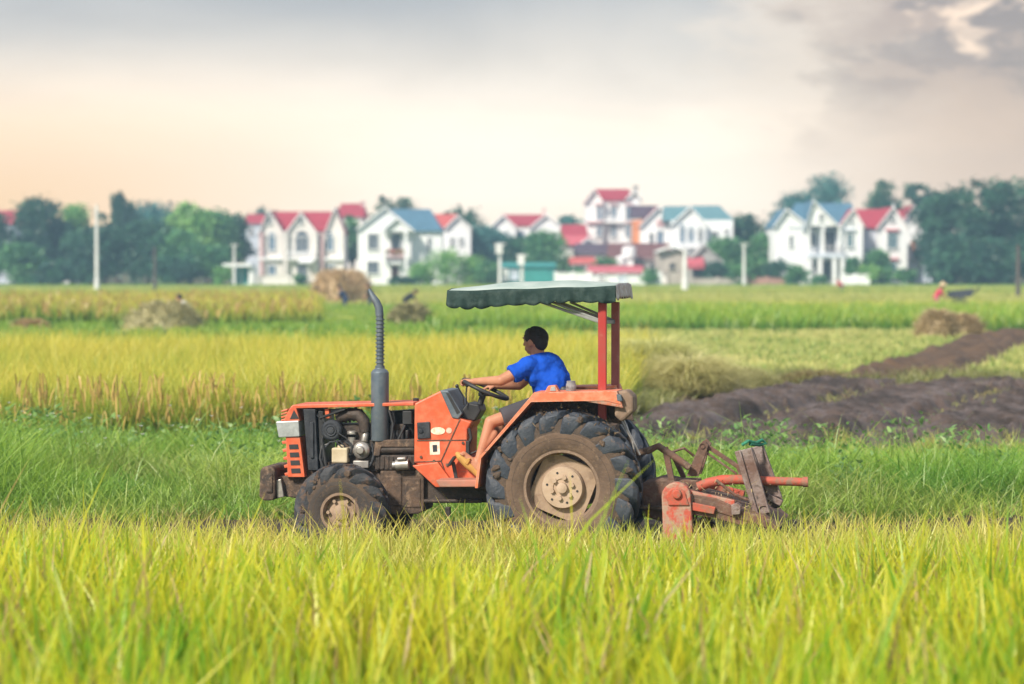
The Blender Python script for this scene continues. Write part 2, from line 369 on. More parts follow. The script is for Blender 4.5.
r1 = blades(np.stack([xx, yy, np.zeros(n)], 1), H, U(.014, .030, n)*np.interp(yy, [9, 14, 19], [2.0, 1.8, 1.25]), U(0, 2*PI, n), U(.02, .42, n)*np.where(U(size=n) < .2, 1.8, 1), U(0, .14, n), mixc((.05, .13, .012), (.14, .19, .018), f), tipc, 4, cpow=1.3, twist=rng.normal(0, .75, n))
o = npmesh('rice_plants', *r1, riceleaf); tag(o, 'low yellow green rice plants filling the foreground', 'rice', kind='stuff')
# --- cut stubble and straw in front of the wheels
x, y = scatter(60, 19.0, 21.95, lambda v: -EDGE(v, 1.4), lambda v: EDGE(v, 1.4)); per = 12
xx, yy = clumpy(x, y, per, .05); n = len(xx)
f = np.clip(np.repeat(vnoise(x, y, .7, 23), per)+U(-.3, .3, n), 0, 1)
s1 = blades(np.stack([xx, yy, np.zeros(n)], 1), U(.24, .56, n)*np.repeat(.8+.4*vnoise(x, y, .8, 24), per), U(.010, .021, n), U(0, 2*PI, n), U(.05, .6, n), U(0, .3, n), mixc((.24, .32, .05), (.50, .42, .14), f), mixc((.46, .58, .05), (.80, .68, .16), f), 3, cpow=1.3, twist=rng.normal(0, .8, n))
x, y = scatter(120, 19.3, 21.9, lambda v: -EDGE(v, 1.4), lambda v: EDGE(v, 1.4)); n = len(x)
s2 = blades(np.stack([x, y, U(.02, .2, n)], 1), U(.03, .10, n), U(.006, .011, n), U(0, 2*PI, n), U(3, 7, n), U(0, 1.2, n), mixc((.6, .5, .25), (.45, .36, .16), U(size=n)), mixc((.66, .55, .28), (.5, .4, .2), U(size=n)), 3, power=1)
o = npmesh('rice_stubble', *cat([s1, s2]), riceleaf); tag(o, 'cut rice stubble and loose straw in front of the tractor wheels', 'stubble', kind='stuff')
# --- tufts and straw lying in the mud
x, y = scatter(9, 23.8, 25.9, lambda v: -EDGE(v, 1), lambda v: EDGE(v, 1)); per = 14; xx, yy = clumpy(x, y, per, .06); n = len(xx)
t1 = blades(np.stack([xx, yy, np.full(n, .03)], 1), U(.06, .28, n), U(.006, .012, n), U(0, 2*PI, n), U(.3, 1.6, n), U(0, .5, n), mixc((.28, .22, .10), (.2, .25, .05), U(size=n)), mixc((.45, .33, .15), (.3, .36, .08), U(size=n)), 3)
o = npmesh('dead_grass', *t1, dry); tag(o, 'dried trampled grass along the edge of the mud track', 'grass', kind='stuff')
# --- green verge behind the tractor
vr = lambda v: EDGE(v, 1.6)
x, y = scatter(75, 25.4, 37.0, lambda v: -EDGE(v, 1.6), vr)
keep = (y < 34.9) | (x > np.interp(y, [34.9, 37], [1.3, 1.9])); x, y = x[keep], y[keep]
per = 13; hh = .15+.34*vnoise(x, y, 1.3, 31)+.18*vnoise(x, y, .45, 32)
hh += .35*np.clip((-x-4.2)/1.2, 0, 1)*np.exp(-((y-28)/2.2)**2)
hh *= np.interp(y, [25.4, 26.4, 31, 35, 37], [.5, 1, 1, .8, .6])*(1-.80*np.clip((x-.5)/1.5, 0, 1)*np.clip((y-29.5)/4.5, 0, 1))*np.where(U(size=len(x)) < .06, 1.5, 1)
dryf = np.clip((vnoise(x, y, 1.4, 33)-.52)*3, 0, 1)*.65+np.clip((x-1.5)/3, 0, 1)*np.clip((y-31)/4, 0, 1)*.5
xx, yy = clumpy(x, y, per, .075); n = len(xx); f = np.clip(U(size=n)*.5-.15+.8*np.repeat(vnoise(x, y, .9, 34), per), 0, 1)
tc_ = mixc((.12, .33, .03), (.50, .68, .09), f); fd = np.clip(np.repeat(dryf, per)*U(0, 1.6, n), 0, 1); tc_ = tc_*(1-fd[:, None])+np.array((.48, .44, .14))[None]*fd[:, None]
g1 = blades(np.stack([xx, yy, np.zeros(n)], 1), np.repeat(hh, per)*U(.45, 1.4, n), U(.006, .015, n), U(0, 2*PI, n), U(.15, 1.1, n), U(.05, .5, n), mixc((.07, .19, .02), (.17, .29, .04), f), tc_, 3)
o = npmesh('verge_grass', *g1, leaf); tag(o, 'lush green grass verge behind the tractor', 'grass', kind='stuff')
x, y = scatter(7, 34.0, 37.4, lambda v: 0*v+.9, lambda v: EDGE(v, 2)); k2 = vnoise(x, y, 1.1, 38) > .42; x, y = x[k2], y[k2]; per = 16
xx, yy = clumpy(x, y, per, .07); n = len(xx); f = U(size=n)
g2 = blades(np.stack([xx, yy, np.zeros(n)], 1), np.repeat(U(.12, .36, len(x)), per)*U(.6, 1.1, n), U(.010, .018, n), U(0, 2*PI, n), U(.1, .8, n), U(0, .3, n), mixc((.16, .25, .03), (.36, .30, .10), f), mixc((.42, .52, .08), (.66, .56, .20), f), 3)
o = npmesh('yellow_stubble', *g2, leaf); tag(o, 'short yellowish stubble tufts between the green verge and the ploughed mud', 'stubble', kind='stuff')
# --- broad-leaved weeds and white flowers at the foot of the tall rice
x, y = scatter(7, 31.5, 35.0, lambda v: -EDGE(v, 1.6), lambda v: 0*v+1.2); k2 = vnoise(x, y, 1.6, 35) > .38; x, y = x[k2], y[k2]
per = 26; xx, yy = clumpy(x, y, per, .13); n = len(xx); zz_ = U(.05, .8, n)*np.repeat(.35+.9*vnoise(x, y, 1., 36)**1.5, per)
w1 = blades(np.stack([xx, yy, zz_], 1), U(.03, .07, n), U(.04, .075, n), U(0, 2*PI, n), U(.6, 1.6, n), U(0, .6, n), mixc((.08, .2, .05), (.15, .3, .07), U(size=n)), mixc((.12, .27, .07), (.22, .38, .1), U(size=n)), 2, wprof='oval')
x, y = scatter(4, 29.5, 34.5, lambda v: -EDGE(v, 1.6), lambda v: EDGE(v, 1.6)); k2 = (vnoise(x, y, 1.2, 37) > .4) & (x < 1); x, y = x[k2], y[k2]
per = 3; xx, yy = clumpy(x, y, 1, .02); n = len(xx); hz = U(.42, .74, n)
st = blades(np.stack([xx, yy, np.zeros(n)], 1), hz, np.full(n, .006), U(0, 6, n), np.zeros(n), np.zeros(n), np.tile((.12, .25, .05), (n, 1)), np.tile((.15, .28, .06), (n, 1)), 1)
x3, y3, z3 = np.repeat(xx, 5), np.repeat(yy, 5), np.repeat(hz, 5); a3 = np.tile(np.arange(5)*2*PI/5, n)
fl = blades(np.stack([x3, y3, z3-.005], 1), np.full(5*n, .02), np.full(5*n, .022), a3, np.full(5*n, 1.3), np.full(5*n, .2), np.tile((.75, .75, .7), (5*n, 1)), np.tile((.85, .85, .82), (5*n, 1)), 2, twist=a3+PI/2, wprof='oval')
o = npmesh('wild_flowers', *cat([w1, st, fl]), leaf); tag(o, 'leafy weeds with small white flowers at the foot of the tall rice', 'weeds', kind='stuff')
x, y = scatter(1.5, 26.2, 34.5, lambda v: -EDGE(v, 1.6), lambda v: EDGE(v, 1.6)); k2 = vnoise(x, y, 1.7, 39) > .45; x, y = x[k2], y[k2]; per = 60
xx, yy = clumpy(x, y, per, .15); n = len(xx); zz_ = U(.03, .62, n)*np.repeat(U(.4, 1.0, len(x)), per); f = U(size=n)
w2 = blades(np.stack([xx, yy, zz_], 1), U(.03, .08, n), U(.03, .06, n), U(0, 2*PI, n), U(.6, 1.8, n), U(0, .6, n), mixc((.09, .21, .06), (.18, .32, .08), f), mixc((.14, .30, .08), (.30, .45, .13), f), 2, wprof='oval')
xx = np.repeat(x, 5)+rng.normal(0, .1, 5*len(x)); yy = np.repeat(y, 5)+rng.normal(0, .1, 5*len(x)); n = len(xx); q0 = np.tile((.14, .22, .07), (n, 1))
w3 = blades(np.stack([xx, yy, np.zeros(n)], 1), U(.3, .6, n), np.full(n, .008), U(0, 6.28, n), U(0, .3, n), np.zeros(n), q0, q0*1.2, 2)
o = npmesh('leafy_weeds', *cat([w2, w3]), leaf); tag(o, 'clumps of broad leafy weeds scattered through the green verge', 'weeds', kind='stuff')
# stubble and straw left on the ploughed mud
x, y = scatter(1.6, 37.5, 54, lambda v: plx(v)+.4, lambda v: EDGE(v, 2)); k2 = vnoise(x, y, 2.0, 40) > .5; x, y = x[k2], y[k2]; per = 10
xx, yy = clumpy(x, y, per, .10); n = len(xx); f = U(size=n)
w4 = blades(np.stack([xx, yy, np.full(n, .08)], 1), U(.06, .22, n), U(.010, .02, n), U(0, 6.28, n), U(.4, 2.2, n), U(0, .6, n), mixc((.30, .24, .10), (.16, .22, .05), f), mixc((.46, .36, .16), (.28, .36, .08), f), 3)
o = npmesh('turned_stubble', *w4, dry); tag(o, 'scraps of stubble left standing on the ploughed mud', 'stubble', kind='stuff')
# --- tall ripening rice block
rxr = lambda v: np.interp(v, [35, 42, 50, 59], [1.25, 1.6, 2.3, 3.1])
def rice(y0, y1, xl, xr, clump, per, h, wd, seed, pan=0, green=0., panlen=(.2, .34), panw=.03, tc=((.30, .50, .04), (.90, .74, .11))):
    x, y = scatter(clump, y0, y1, xl, xr); hh = h*(.86+.2*vnoise(x, y, 2.2, seed)+.08*vnoise(x, y, .6, seed+1))
    if seed == 41: y = y+.9*(vnoise(x, x*0, 1.3, 99)-.5)+.4*(vnoise(x, x*0, .4, 98)-.5)
    ye = np.clip(.15+.7*vnoise(x, y, 1.3, seed+2)+.6*vnoise(x/5, y, 2.5+.02*y0, seed+3)-green, 0, 1)
    xx, yy = clumpy(x, y, per, .06+wd*1.2); n = len(xx)
    f = np.clip(np.repeat(ye, per)+U(-.3, .3, n), 0, 1)
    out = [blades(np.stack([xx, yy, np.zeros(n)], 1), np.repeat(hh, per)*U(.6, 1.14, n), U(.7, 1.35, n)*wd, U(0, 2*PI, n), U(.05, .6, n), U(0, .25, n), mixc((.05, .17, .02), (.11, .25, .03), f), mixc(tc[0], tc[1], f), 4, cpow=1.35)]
    if pan:
        xp, yp = np.repeat(x, pan), np.repeat(y, pan); n = len(xp); xp = xp+rng.normal(0, .12, n); yp = yp+rng.normal(0, .12, n); zp = np.repeat(hh, pan)*U(.62, .95, n)
        ln = U(*panlen, n); cc = mixc((.48, .38, .09), (.58, .40, .14), U(size=n))
        for k in range(2):
            tw = U(0, PI, n)
            out.append(blades(np.stack([xp, yp, zp], 1), -ln*.9, U(.7, 1.2, n)*panw, U(0, 2*PI, n), U(-.5, .5, n), np.full(n, -.12), cc*.9, cc, 4, twist=tw, wprof='oval', power=.6))
    return out
lx = lambda v: -EDGE(v, 1.8)
big = rice(35, 38.5, lx, rxr, 30, 13, 1.06, .019, 41, 0)+rice(38.5, 59, lx, rxr, 17, 15, 1.06, .022, 41, 0)
o = npmesh('tall_rice', *cat(big), riceleaf); tag(o, 'tall ripening rice with drooping golden ears behind the green verge', 'rice', kind='stuff')
# brown ears hanging low along the front edge of the crop
xs = U(-9, 1.3, 520); ys = 34.9+.9*(vnoise(xs, xs*0, 1.3, 99)-.5)+.4*(vnoise(xs, xs*0, .4, 98)-.5)+np.abs(rng.normal(0, .35, 520))-.16; n = 520; zp = U(.50, 1.05, n)
cc = mixc((.38, .26, .07), (.56, .40, .14), U(size=n)); ee = []
for k in range(2):
    ee.append(blades(np.stack([xs, ys, zp], 1), -U(.14, .30, n), U(.014, .028, n), U(0, 2*PI, n), U(-.5, .5, n), np.full(n, -.1), cc*.92, cc, 5, wprof='oval', power=.6))
    xs = xs+U(-.01, .01, n)
o = npmesh('rice_ears', *cat(ee), dry); tag(o, 'brown ripe rice ears hanging along the front edge of the tall crop', 'rice ears', kind='stuff')
# --- far bands
HW = lambda v, m=6: .19*v+m
PALE = ((.34, .42, .10), (.74, .62, .26)); PALE2 = ((.36, .48, .09), (.80, .70, .20))
b2 = rice(104, 150, lambda v: -HW(v), lambda v: GX(315, v), 3.2, 9, 1.0, .085, 51, 1, 0, (.3, .4), .12)
o = npmesh('far_rice', *cat(b2), riceleaf); tag(o, 'far yellow rice block with a dark front edge left of the big haystack', 'rice', kind='stuff')
g = rice(60, 103, lambda v: -HW(v), lambda v: np.interp(v, [60, 103], [3.0, 2.5]), 2.0, 12, .34, .05, 55, 0, .9)
g += rice(96, 126, lambda v: GX(432, v), lambda v: HW(v), 4.0, 9, .75, .07, 57, 0, .8)
g += rice(96, 150, lambda v: GX(318, v), lambda v: GX(432, v), 5.0, 9, .22, .06, 59, 0, .7)
g += rice(126, 150, lambda v: GX(432, v), lambda v: HW(v), 2.5, 9, .40, .08, 58, 0, .1)
o = npmesh('green_paddy', *cat(g), leaf); tag(o, 'band of green young rice across the middle distance', 'rice', kind='stuff')
st = rice(57.5, 95.5, lambda v: np.interp(v, [57, 95], [4.4, 3.0]), lambda v: np.interp(v, [57, 95], [6.7, 16.6]), 7, 9, .24, .035, 61, 0, .1, tc=PALE)
st += rice(60, 96, lambda v: np.interp(v, [57, 95], [9.1, 19.0]), lambda v: HW(v), 7, 9, .25, .035, 63, 0, .0, tc=PALE)
o = npmesh('field_stubble', *cat(st), dry); tag(o, 'yellow cut rice stubble on the field beyond the ploughed mud', 'stubble', kind='stuff')
fb = rice(150, 205, lambda v: -HW(v, 10), lambda v: HW(v, 10), 1.6, 8, .34, .14, 65, 0, -.2, tc=PALE2)
fb += rice(205, 232, lambda v: -HW(v, 10), lambda v: HW(v, 10), 1.3, 7, .26, .16, 67, 0, .35)
fb += rice(232, 258, lambda v: -HW(v, 10), lambda v: HW(v, 10), 1.3, 7, .24, .16, 69, 0, -.3, tc=PALE2)
o = npmesh('distant_paddy', *cat(fb), riceleaf); tag(o, 'pale yellow paddy bands reaching to the village', 'rice', kind='stuff')
fb = rice(258, 284, lambda v: -HW(v, 10), lambda v: HW(v, 10), 1.3, 7, .22, .16, 71, 0, 1.)
o = npmesh('distant_grass', *cat(fb), leaf); tag(o, 'thin green strip of growing rice in front of the village', 'rice', kind='stuff')
# clods and green growth between mud and stubble
x, y = scatter(14, 53.2, 58, lambda v: np.interp(v, [53, 58], [3.6, 4.2]), lambda v: HW(v, 2)); k2 = vnoise(x, y, 1.5, 81) > .3; x, y = x[k2], y[k2]; per = 12
yb = U(44, 54, 500); x = np.concatenate([x, plx(yb)+rng.normal(-.3, .25, 500)]); y = np.concatenate([y, yb])
xx, yy = clumpy(x, y, per, .12); n = len(xx)
t1 = blades(np.stack([xx, yy, np.zeros(n)], 1), U(.12, .42, n), U(.02, .035, n), U(0, 2*PI, n), U(.3, 1.3, n), U(0, .5, n), mixc((.12, .14, .04), (.2, .2, .07), U(size=n)), mixc((.22, .27, .07), (.36, .34, .12), U(size=n)), 3)
o = npmesh('rough_grass', *t1, leaf); tag(o, 'rough olive grass on the far bank of the ploughed mud', 'grass', kind='stuff')
# ================================================================== tractor
TH = math.radians(-9.5); RZ = Matrix.Rotation(TH, 3, 'Z')
Pn = W(562, 568, 22.0); ROOT = Vector((Pn.x, Pn.y, 0)) - RZ @ Vector((0, -.66, 0))
RI = RZ.transposed(); CL = RI @ (Vector((0, 0, CZ))-ROOT)
def T(px, py, y):
    d = RI @ ray(px, py); k = (y-CL.y)/d.y; p = CL+d*k; return (p.x, p.z)
def T3(px, py, y): x, z = T(px, py, y); return Vector((x, y, z))
def TP(pts, y): return [T(a, b, y) for a, b in pts]
DRY = (.27, .19, .13)
m_or = mat('orange_paint', (.64, .095, .026), (.48, .085, .036), 3, .5, mud=.36, mudcol=(.34, .125, .065), fine=(3.5, (.68, .16, .075)), spec=.5, bump=.08, wear=(.36, .20, .13))
m_orf = mat('faded_orange_paint', (.66, .18, .085), (.56, .13, .055), 3, .6, mud=.3, mudcol=(.38, .20, .13), fine=(4, (.68, .27, .16)), bump=.1, wear=(.48, .36, .28))
m_mudd = mat('mud_caked_metal', (.12, .078, .055), (.05, .04, .035), 9, .85, mud=.45, mudcol=(.21, .145, .10), bump=.5)
m_eng = mat('oily_engine_metal', (.035, .031, .03), (.085, .062, .05), 10, .6, .3, mud=.3, mudcol=(.16, .11, .08), bump=.4)
m_blk = mat('black_plastic', (.018, .019, .022), (.035, .036, .04), 8, .5, mud=.15, mudcol=(.12, .1, .085))
m_rad = mat('dusty_black_metal', (.016, .02, .028), (.045, .05, .06), 14, .6, .2, mud=.2, mudcol=(.2, .17, .14), bump=.3)
m_ex = mat('grey_exhaust_metal', (.085, .115, .15), (.14, .165, .19), 9, .5, .35, mud=.22, mudcol=(.20, .14, .10), bump=.15)
m_alu = mat('bare_aluminium', (.42, .40, .38), (.26, .24, .22), 12, .42, .6, mud=.2)
m_rub = mat('muddy_rubber', (.026, .034, .050), (.050, .060, .078), 5, .5, mud=.36, mudcol=(.17, .112, .075), bump=.5)
m_rubf = mat('mud_caked_rubber', (.018, .022, .030), (.04, .042, .05), 7, .6, mud=.45, mudcol=(.13, .08, .055), bump=.5)
m_car = mat('mud_packed_rubber', (.10, .068, .048), (.05, .04, .035), 6, .85, mud=.4, mudcol=(.17, .112, .075), bump=.6)
m_sidef = mat('grimy_sidewall', (.065, .052, .045), (.04, .036, .036), 6, .85, mud=.42, mudcol=(.15, .10, .07), bump=.4)
m_side = mat('mud_covered_sidewall', (.15, .10, .07), (.09, .062, .046), 6, .9, mud=.4, mudcol=(.20, .138, .095), bump=.4)
m_rim = mat('mud_covered_rim', (.36, .265, .19), (.27, .19, .135), 9, .85, mud=.3, mudcol=(.20, .13, .09), bump=.3)
m_rimd = mat('brown_muddy_rim', (.25, .175, .125), (.16, .11, .08), 7, .85, mud=.35, mudcol=(.36, .27, .2), bump=.3)
m_hub = mat('dusty_tan_hub', (.46, .35, .26), (.37, .27, .19), 8, .8, mud=.2, mudcol=(.25, .17, .12), bump=.2)
m_lamp = mat('dirty_lamp_glass', (.36, .39, .40), (.25, .27, .27), 20, .25, spec=.6)
m_ste = mat('sticker_white', (.78, .72, .62), (.70, .45, .30), 30, .6)
m_red = mat('red_post_paint', (.36, .03, .026), (.32, .055, .042), 5, .5, mud=.25, mudcol=(.38, .20, .15))
m_pink = mat('faded_red_post_paint', (.38, .12, .10), (.32, .09, .075), 6, .6, mud=.3, mudcol=(.40, .26, .2))
m_can = mat('green_tarpaulin', (.016, .033, .031), (.030, .052, .048), 4, .9, fine=(3, (.05, .075, .07)), bump=.6, bscale=12, spec=.1)
m_cant = mat('bleached_tarpaulin_top', (.38, .44, .42), (.24, .32, .30), 3, .7, bump=.1)
m_canr = mat('worn_grey_tarpaulin', (.55, .54, .53), (.36, .34, .33), 9, .8, fine=(3, (.33, .2, .15)))
m_cream = mat('cream_tank', (.55, .47, .33), (.42, .34, .22), 9, .6, mud=.25)

tr = thing('tractor', ROOT, 'muddy orange tractor with green canopy driven by a man in a blue shirt', 'tractor', rz=TH, local=True)
def P(mb, name, m, bevel=.006, smooth=False, parent=tr, **k): return mb.build(name, m, parent, bevel=bevel, smooth=smooth, **k)
# ---- wheels ---------------------------------------------------------------
def tyre_mb(R, wd, rimR, lugs, lugh, lugw):
    b = MB(); h = wd/2; Rc = R-lugh
    prof = [(rimR, -h*.62), (rimR+.02, -h*.80), (rimR+(Rc-rimR)*.35, -h*.98), (rimR+(Rc-rimR)*.65, -h*.97), (Rc-.035, -h*.86), (Rc-.008, -h*.62), (Rc, -h*.25), (Rc, h*.25), (Rc-.008, h*.62), (Rc-.035, h*.86), (rimR+(Rc-rimR)*.65, h*.97), (rimR+(Rc-rimR)*.35, h*.98), (rimR+.02, h*.80), (rimR, h*.62)]
    b.lathe(prof, n=72); carc = b; b = MB()
    for k in range(lugs):
        for sgn in (-1, 1):
            a0 = 2*PI*(k+(.5 if sgn > 0 else 0))/lugs; vs = []
            # stations from the crown centre out and down over the shoulder
            stn = [(-.10, 0, R, lugw), (.35, .10, R, lugw*1.15), (.80, .215, R-.012, lugw*1.7), (1.0, .275, R-.05, lugw*2.15), (1.02, .34, R-(.16+.03*(k % 2))*R/.635, lugw*1.75)]
            for i, (u, da, ro, lw) in enumerate(stn):
                ri = min(Rc-.025, ro-.02) if i < 3 else ro-.03
                yy = sgn*u*h*.99; yi = yy*.9 if i >= 3 else yy
                for (rr, s, yv) in ((ro, -1, yy), (ro, 1, yy), (ri, 1, yi), (ri, -1, yi)):
                    ang = a0+da*1.35*.62/R*1.0 + s*lw/2/R*(1 if rr == ro else 1.25)
                    vs.append((rr*math.cos(ang), yv, rr*math.sin(ang)))
            fs = []
            for i in range(4):
                for j in range(4): fs.append((i*4+j, i*4+(j+1) % 4, (i+1)*4+(j+1) % 4, (i+1)*4+j))
            fs += [(3, 2, 1, 0), (16, 17, 18, 19)]
            b.add(vs, fs)
    return carc, b
def wheel(name_loc, R, wd, rimR, lugs, lugh, lugw, big):
    y0 = -wd/2
    disc = MB()
    if big:   # rounded-square plate with a dished centre
        pts = []
        for i in range(48):
            a = 2*PI*i/48; q = (abs(math.cos(a+.38))**5+abs(math.sin(a+.38))**5)**(-1/5); pts.append((.238*q*math.cos(a), .238*q*math.sin(a)))
        disc.prism(pts, -.05, -.02)
        disc.lathe([(.178, -.05), (.170, -.085), (.10, -.095), (.10, -.09), (0.001, -.09)], n=40)
        o = disc.build('wheel', m_rim, tr, bevel=.006, smooth=True); o.location = name_loc
    else:
        disc.lathe([(rimR-.02, -.02), (rimR-.05, -.045), (.09, -.05), (.001, -.05)], n=32)
        o = disc.build('wheel', m_rim, tr, bevel=0, smooth=True); o.location = name_loc
    ca_, lu_ = tyre_mb(R, wd, rimR, lugs, lugh, lugw); t = ca_.build('tyre', m_car, None, smooth=True); t.parent = o
    t = lu_.build('tread', m_rub if big else m_rubf, None, bevel=.008 if big else .005, smooth=True); t.parent = o
    sw = MB(); s = rimR+(R-lugh-rimR)*.5
    for sg in (-1, 1): sw.lathe([(rimR+.004, sg*wd*.41), (rimR+.03, sg*wd*.46), (s-.01, sg*wd*.502), (s+(R-rimR)*.02, sg*wd*.488)], n=56)
    q = sw.build('sidewall', m_side if big else m_sidef, None, smooth=True); q.parent = o
    rm = MB(); h = wd*.42
    rm.lathe([(rimR+.012, -h), (rimR-.012, -h), (rimR-.016, -h*.7), (rimR-.03, -h*.4), (rimR-.034, 0), (rimR-.03, h*.4), (rimR-.016, h*.7), (rimR-.012, h), (rimR+.012, h), (rimR, h*.6), (rimR-.015, 0), (rimR, -h*.6)], n=56, close=True)
    if big:
        for k in range(4):
            a = PI/4+k*PI/2-.38; rm.box((.262*math.cos(a), -.035, .262*math.sin(a)), (.07, .03, .06), Matrix.Rotation(-a, 3, 'Y'))
    q = rm.build('rim', m_rimd, None, smooth=True); q.parent = o
    hb = MB()
    if big:
        hb.lathe([(.167, -.086), (.162, -.103), (.075, -.108), (.072, -.10), (.001, -.10)], n=36)
        hb.lathe([(.045, -.10), (.042, -.135), (.02, -.142), (.001, -.142)], n=20)
        for k in range(6):
            a = 2*PI*k/6+.3; hb.lathe([(.021, -.10), (.019, -.13), (.001, -.13)], (.085*math.cos(a), 0, .085*math.sin(a)), 6)
    else:
        hb.lathe([(.07, -.048), (.06, -.08), (.035, -.09), (.001, -.09)], n=24)
        for k in range(6):
            a = 2*PI*k/6; hb.lathe([(.016, -.05), (.015, -.08), (.001, -.08)], (.105*math.cos(a), 0, .105*math.sin(a)), 6)
    q = hb.build('hub', m_hub if big else m_rim, None, smooth=True); q.parent = o
    if big:
        for k in range(6):
            hl = MB(); a = 2*PI*k/6-.2; hl.lathe([(.010, -.1085), (.001, -.1085)], (.125*math.cos(a), 0, .125*math.sin(a)), 8)
            q = hl.build('bolt_hole', m_blk, None); q.parent = o
    return o
def copywheel(o, loc, flip):
    c = o.copy(); COL.objects.link(c); c.parent = tr; c.location = Vector(loc); c.rotation_euler = (0, 0, PI) if flip else (0, 0, 0)
    for ch in list(o.children):
        d = ch.copy(); COL.objects.link(d); d.parent = c
    return c
rc = T3(561, 488, -.66); fc = T3(339.5, 509, -.60)
RR, RW, FR, FW = .635, .34, .40, .23
rw = wheel(Vector((rc.x, -.49, RR)), RR, RW, .30, 18, .05, .073, True)
copywheel(rw, (rc.x, .49, RR), True)
fw = wheel(Vector((fc.x, -.49, FR+.005)), FR, FW, .155, 14, .048, .052, False)
copywheel(fw, (fc.x, .49, FR+.005), True)
# mud and straw stuck on the rear tyre
x_, n_ = [], 420
ang = U(.25*PI, .95*PI, n_); rr_ = RR-.02+rng.normal(0, .03, n_)
cc = mixc((.12, .08, .05), (.26, .19, .11), U(size=n_))
m1 = blades(np.stack([rc.x+rr_*np.cos(ang), U(-.67, -.36, n_), RR+rr_*np.sin(ang)], 1), U(-.05, .05, n_), U(.006, .016, n_), U(0, 6.28, n_), U(-2.5, 2.5, n_), U(0, .6, n_), cc, cc, 2, power=1)
o = npmesh('mud_clumps', *m1, dry, 'stuff'); o.parent = tr
mk = MB()
for k in range(170):
    big_ = k < 120; a = random.uniform(.02, 1.0)*PI; cx_, cz_, R0 = (rc.x, RR, RR) if big_ else (fc.x, FR, FR)
    yv = random.uniform(-.665, -.40) if big_ else random.uniform(-.61, -.42); edge = abs(yv+.49) > .12 if big_ else abs(yv+.49) > .07
    rr = R0-random.uniform(.05, .17)*(R0/.635) if edge else R0-random.uniform(.02, .05); s0 = random.uniform(.012, .034)*(1 if big_ else .8)
    t_ = MB().ball((0, 0, 0), s0, 7, 5, (1.3, .55, .9)); rot = Matrix.Rotation(random.uniform(0, 6), 3, 'Y')
    mk.add([rot @ (Vector(v)*random.uniform(.75, 1.2))+Vector((cx_+rr*math.cos(a), yv, cz_+rr*math.sin(a))) for v in t_.v], t_.f)
mk.build('mud_clods', m_car, tr, smooth=False, kind='stuff')
# ---- chassis and engine -----------------------------------------------------
b = MB(); ax = T3(340, 509, 0)
b.tube([(ax.x, -.45, FR), (ax.x, .45, FR)], .055, 12); b.box((ax.x, 0, FR+.09), (.16, .5, .1)); b.lathe([(.085, -.46), (.085, -.36), (.001, -.36)], (ax.x, 0, FR), 14); b.lathe([(.085, .46), (.085, .36), (.001, .36)], (ax.x, 0, FR), 14)
P(b, 'front_axle', m_mudd, .01)
b = MB(); x, z = T(561, 488, 0); b.tube([(x, -.42, RR), (x, .42, RR)], .085, 14); b.box((x, 0, RR), (.42, .46, .38)); P(b, 'rear_axle', m_mudd, .02)
b = MB()
b.prism(TP([(380, 470), (424, 470), (424, 511), (418, 514), (390, 514), (380, 506)], -.2), -.2, .2)
b.prism(TP([(386, 476), (402, 476), (402, 506), (386, 506)], -.205), -.212, -.18)
b.prism(TP([(405, 478), (421, 478), (421, 508), (405, 508)], -.205), -.210, -.18)
P(b, 'gearbox', m_mudd, .012)
b = MB(); b.prism(TP([(424, 478), (560, 470), (560, 506), (424, 500)], -.15), -.15, .15); b.tube([T3(424, 501, -.2), T3(482, 501, -.2)], .018, 8); b.prism(TP([(445, 507), (450, 507), (450, 517), (445, 517)], -.25), -.25, -.2); P(b, 'transmission_case', m_eng, .01)
b = MB(); b.prism(TP([(300, 470), (382, 470), (382, 498), (300, 498)], -.15), -.15, .15); b.prism(TP([(318, 462), (345, 462), (345, 474), (318, 474)], -.15), -.16, .16); P(b, 'front_frame', m_mudd, .012)
b = MB()
b.prism(TP([(336, 440), (416, 440), (416, 472), (336, 472)], -.17), -.17, .17)
b.prism(TP([(338, 424), (404, 424), (404, 441), (338, 441)], -.12), -.12, .12)
b.prism(TP([(375, 455), (415, 455), (415, 470), (375, 470)], -.2), -.21, -.1)
for k in range(8): b.prism(TP([(378+k*4.6, 456), (380.4+k*4.6, 456), (380.4+k*4.6, 469), (378+k*4.6, 469)], -.2), -.218, -.2)
b.tube([T3(376, 450, -.19), T3(415, 449, -.19)], .035, 10)
P(b, 'engine_block', m_eng, .008)
b = MB(); b.prism(TP([(376, 440), (415, 439), (415, 447), (382, 447), (380, 456), (374, 456)], -.2), -.23, -.15); P(b, 'exhaust_manifold', m_mudd, .008)
b = MB(); b.tube([T3(338, 418, -.12), T3(350, 414, -.14), T3(359, 415, -.16), T3(364, 421, -.17), T3(365, 432, -.17)], [.05, .055, .055, .05, .045], 14)
for k in range(5): b.tube([T3(340+k*4, 417-.7*k, -.12), T3(341.5+k*4, 416.7-.7*k, -.12)], .06, 14)
P(b, 'intake_pipe', m_eng, 0, True)
b = MB(); c = T3(333, 430, -.16); b.lathe([(.088, 0), (.088, -.06), (.07, -.075), (.03, -.075), (.03, -.09), (.001, -.09)], c, 24); b.lathe([(.05, -.078), (.046, -.086), (.03, -.08)], c, 18); P(b, 'alternator', m_rad, .004, True)
b = MB(); c = T3(341, 455, -.2); b.box(c, (.135, .12, .125)); b.lathe([(.03, .06), (.03, .085), (.001, .085)], c, 12, 'z'); P(b, 'coolant_tank', m_cream, .012)
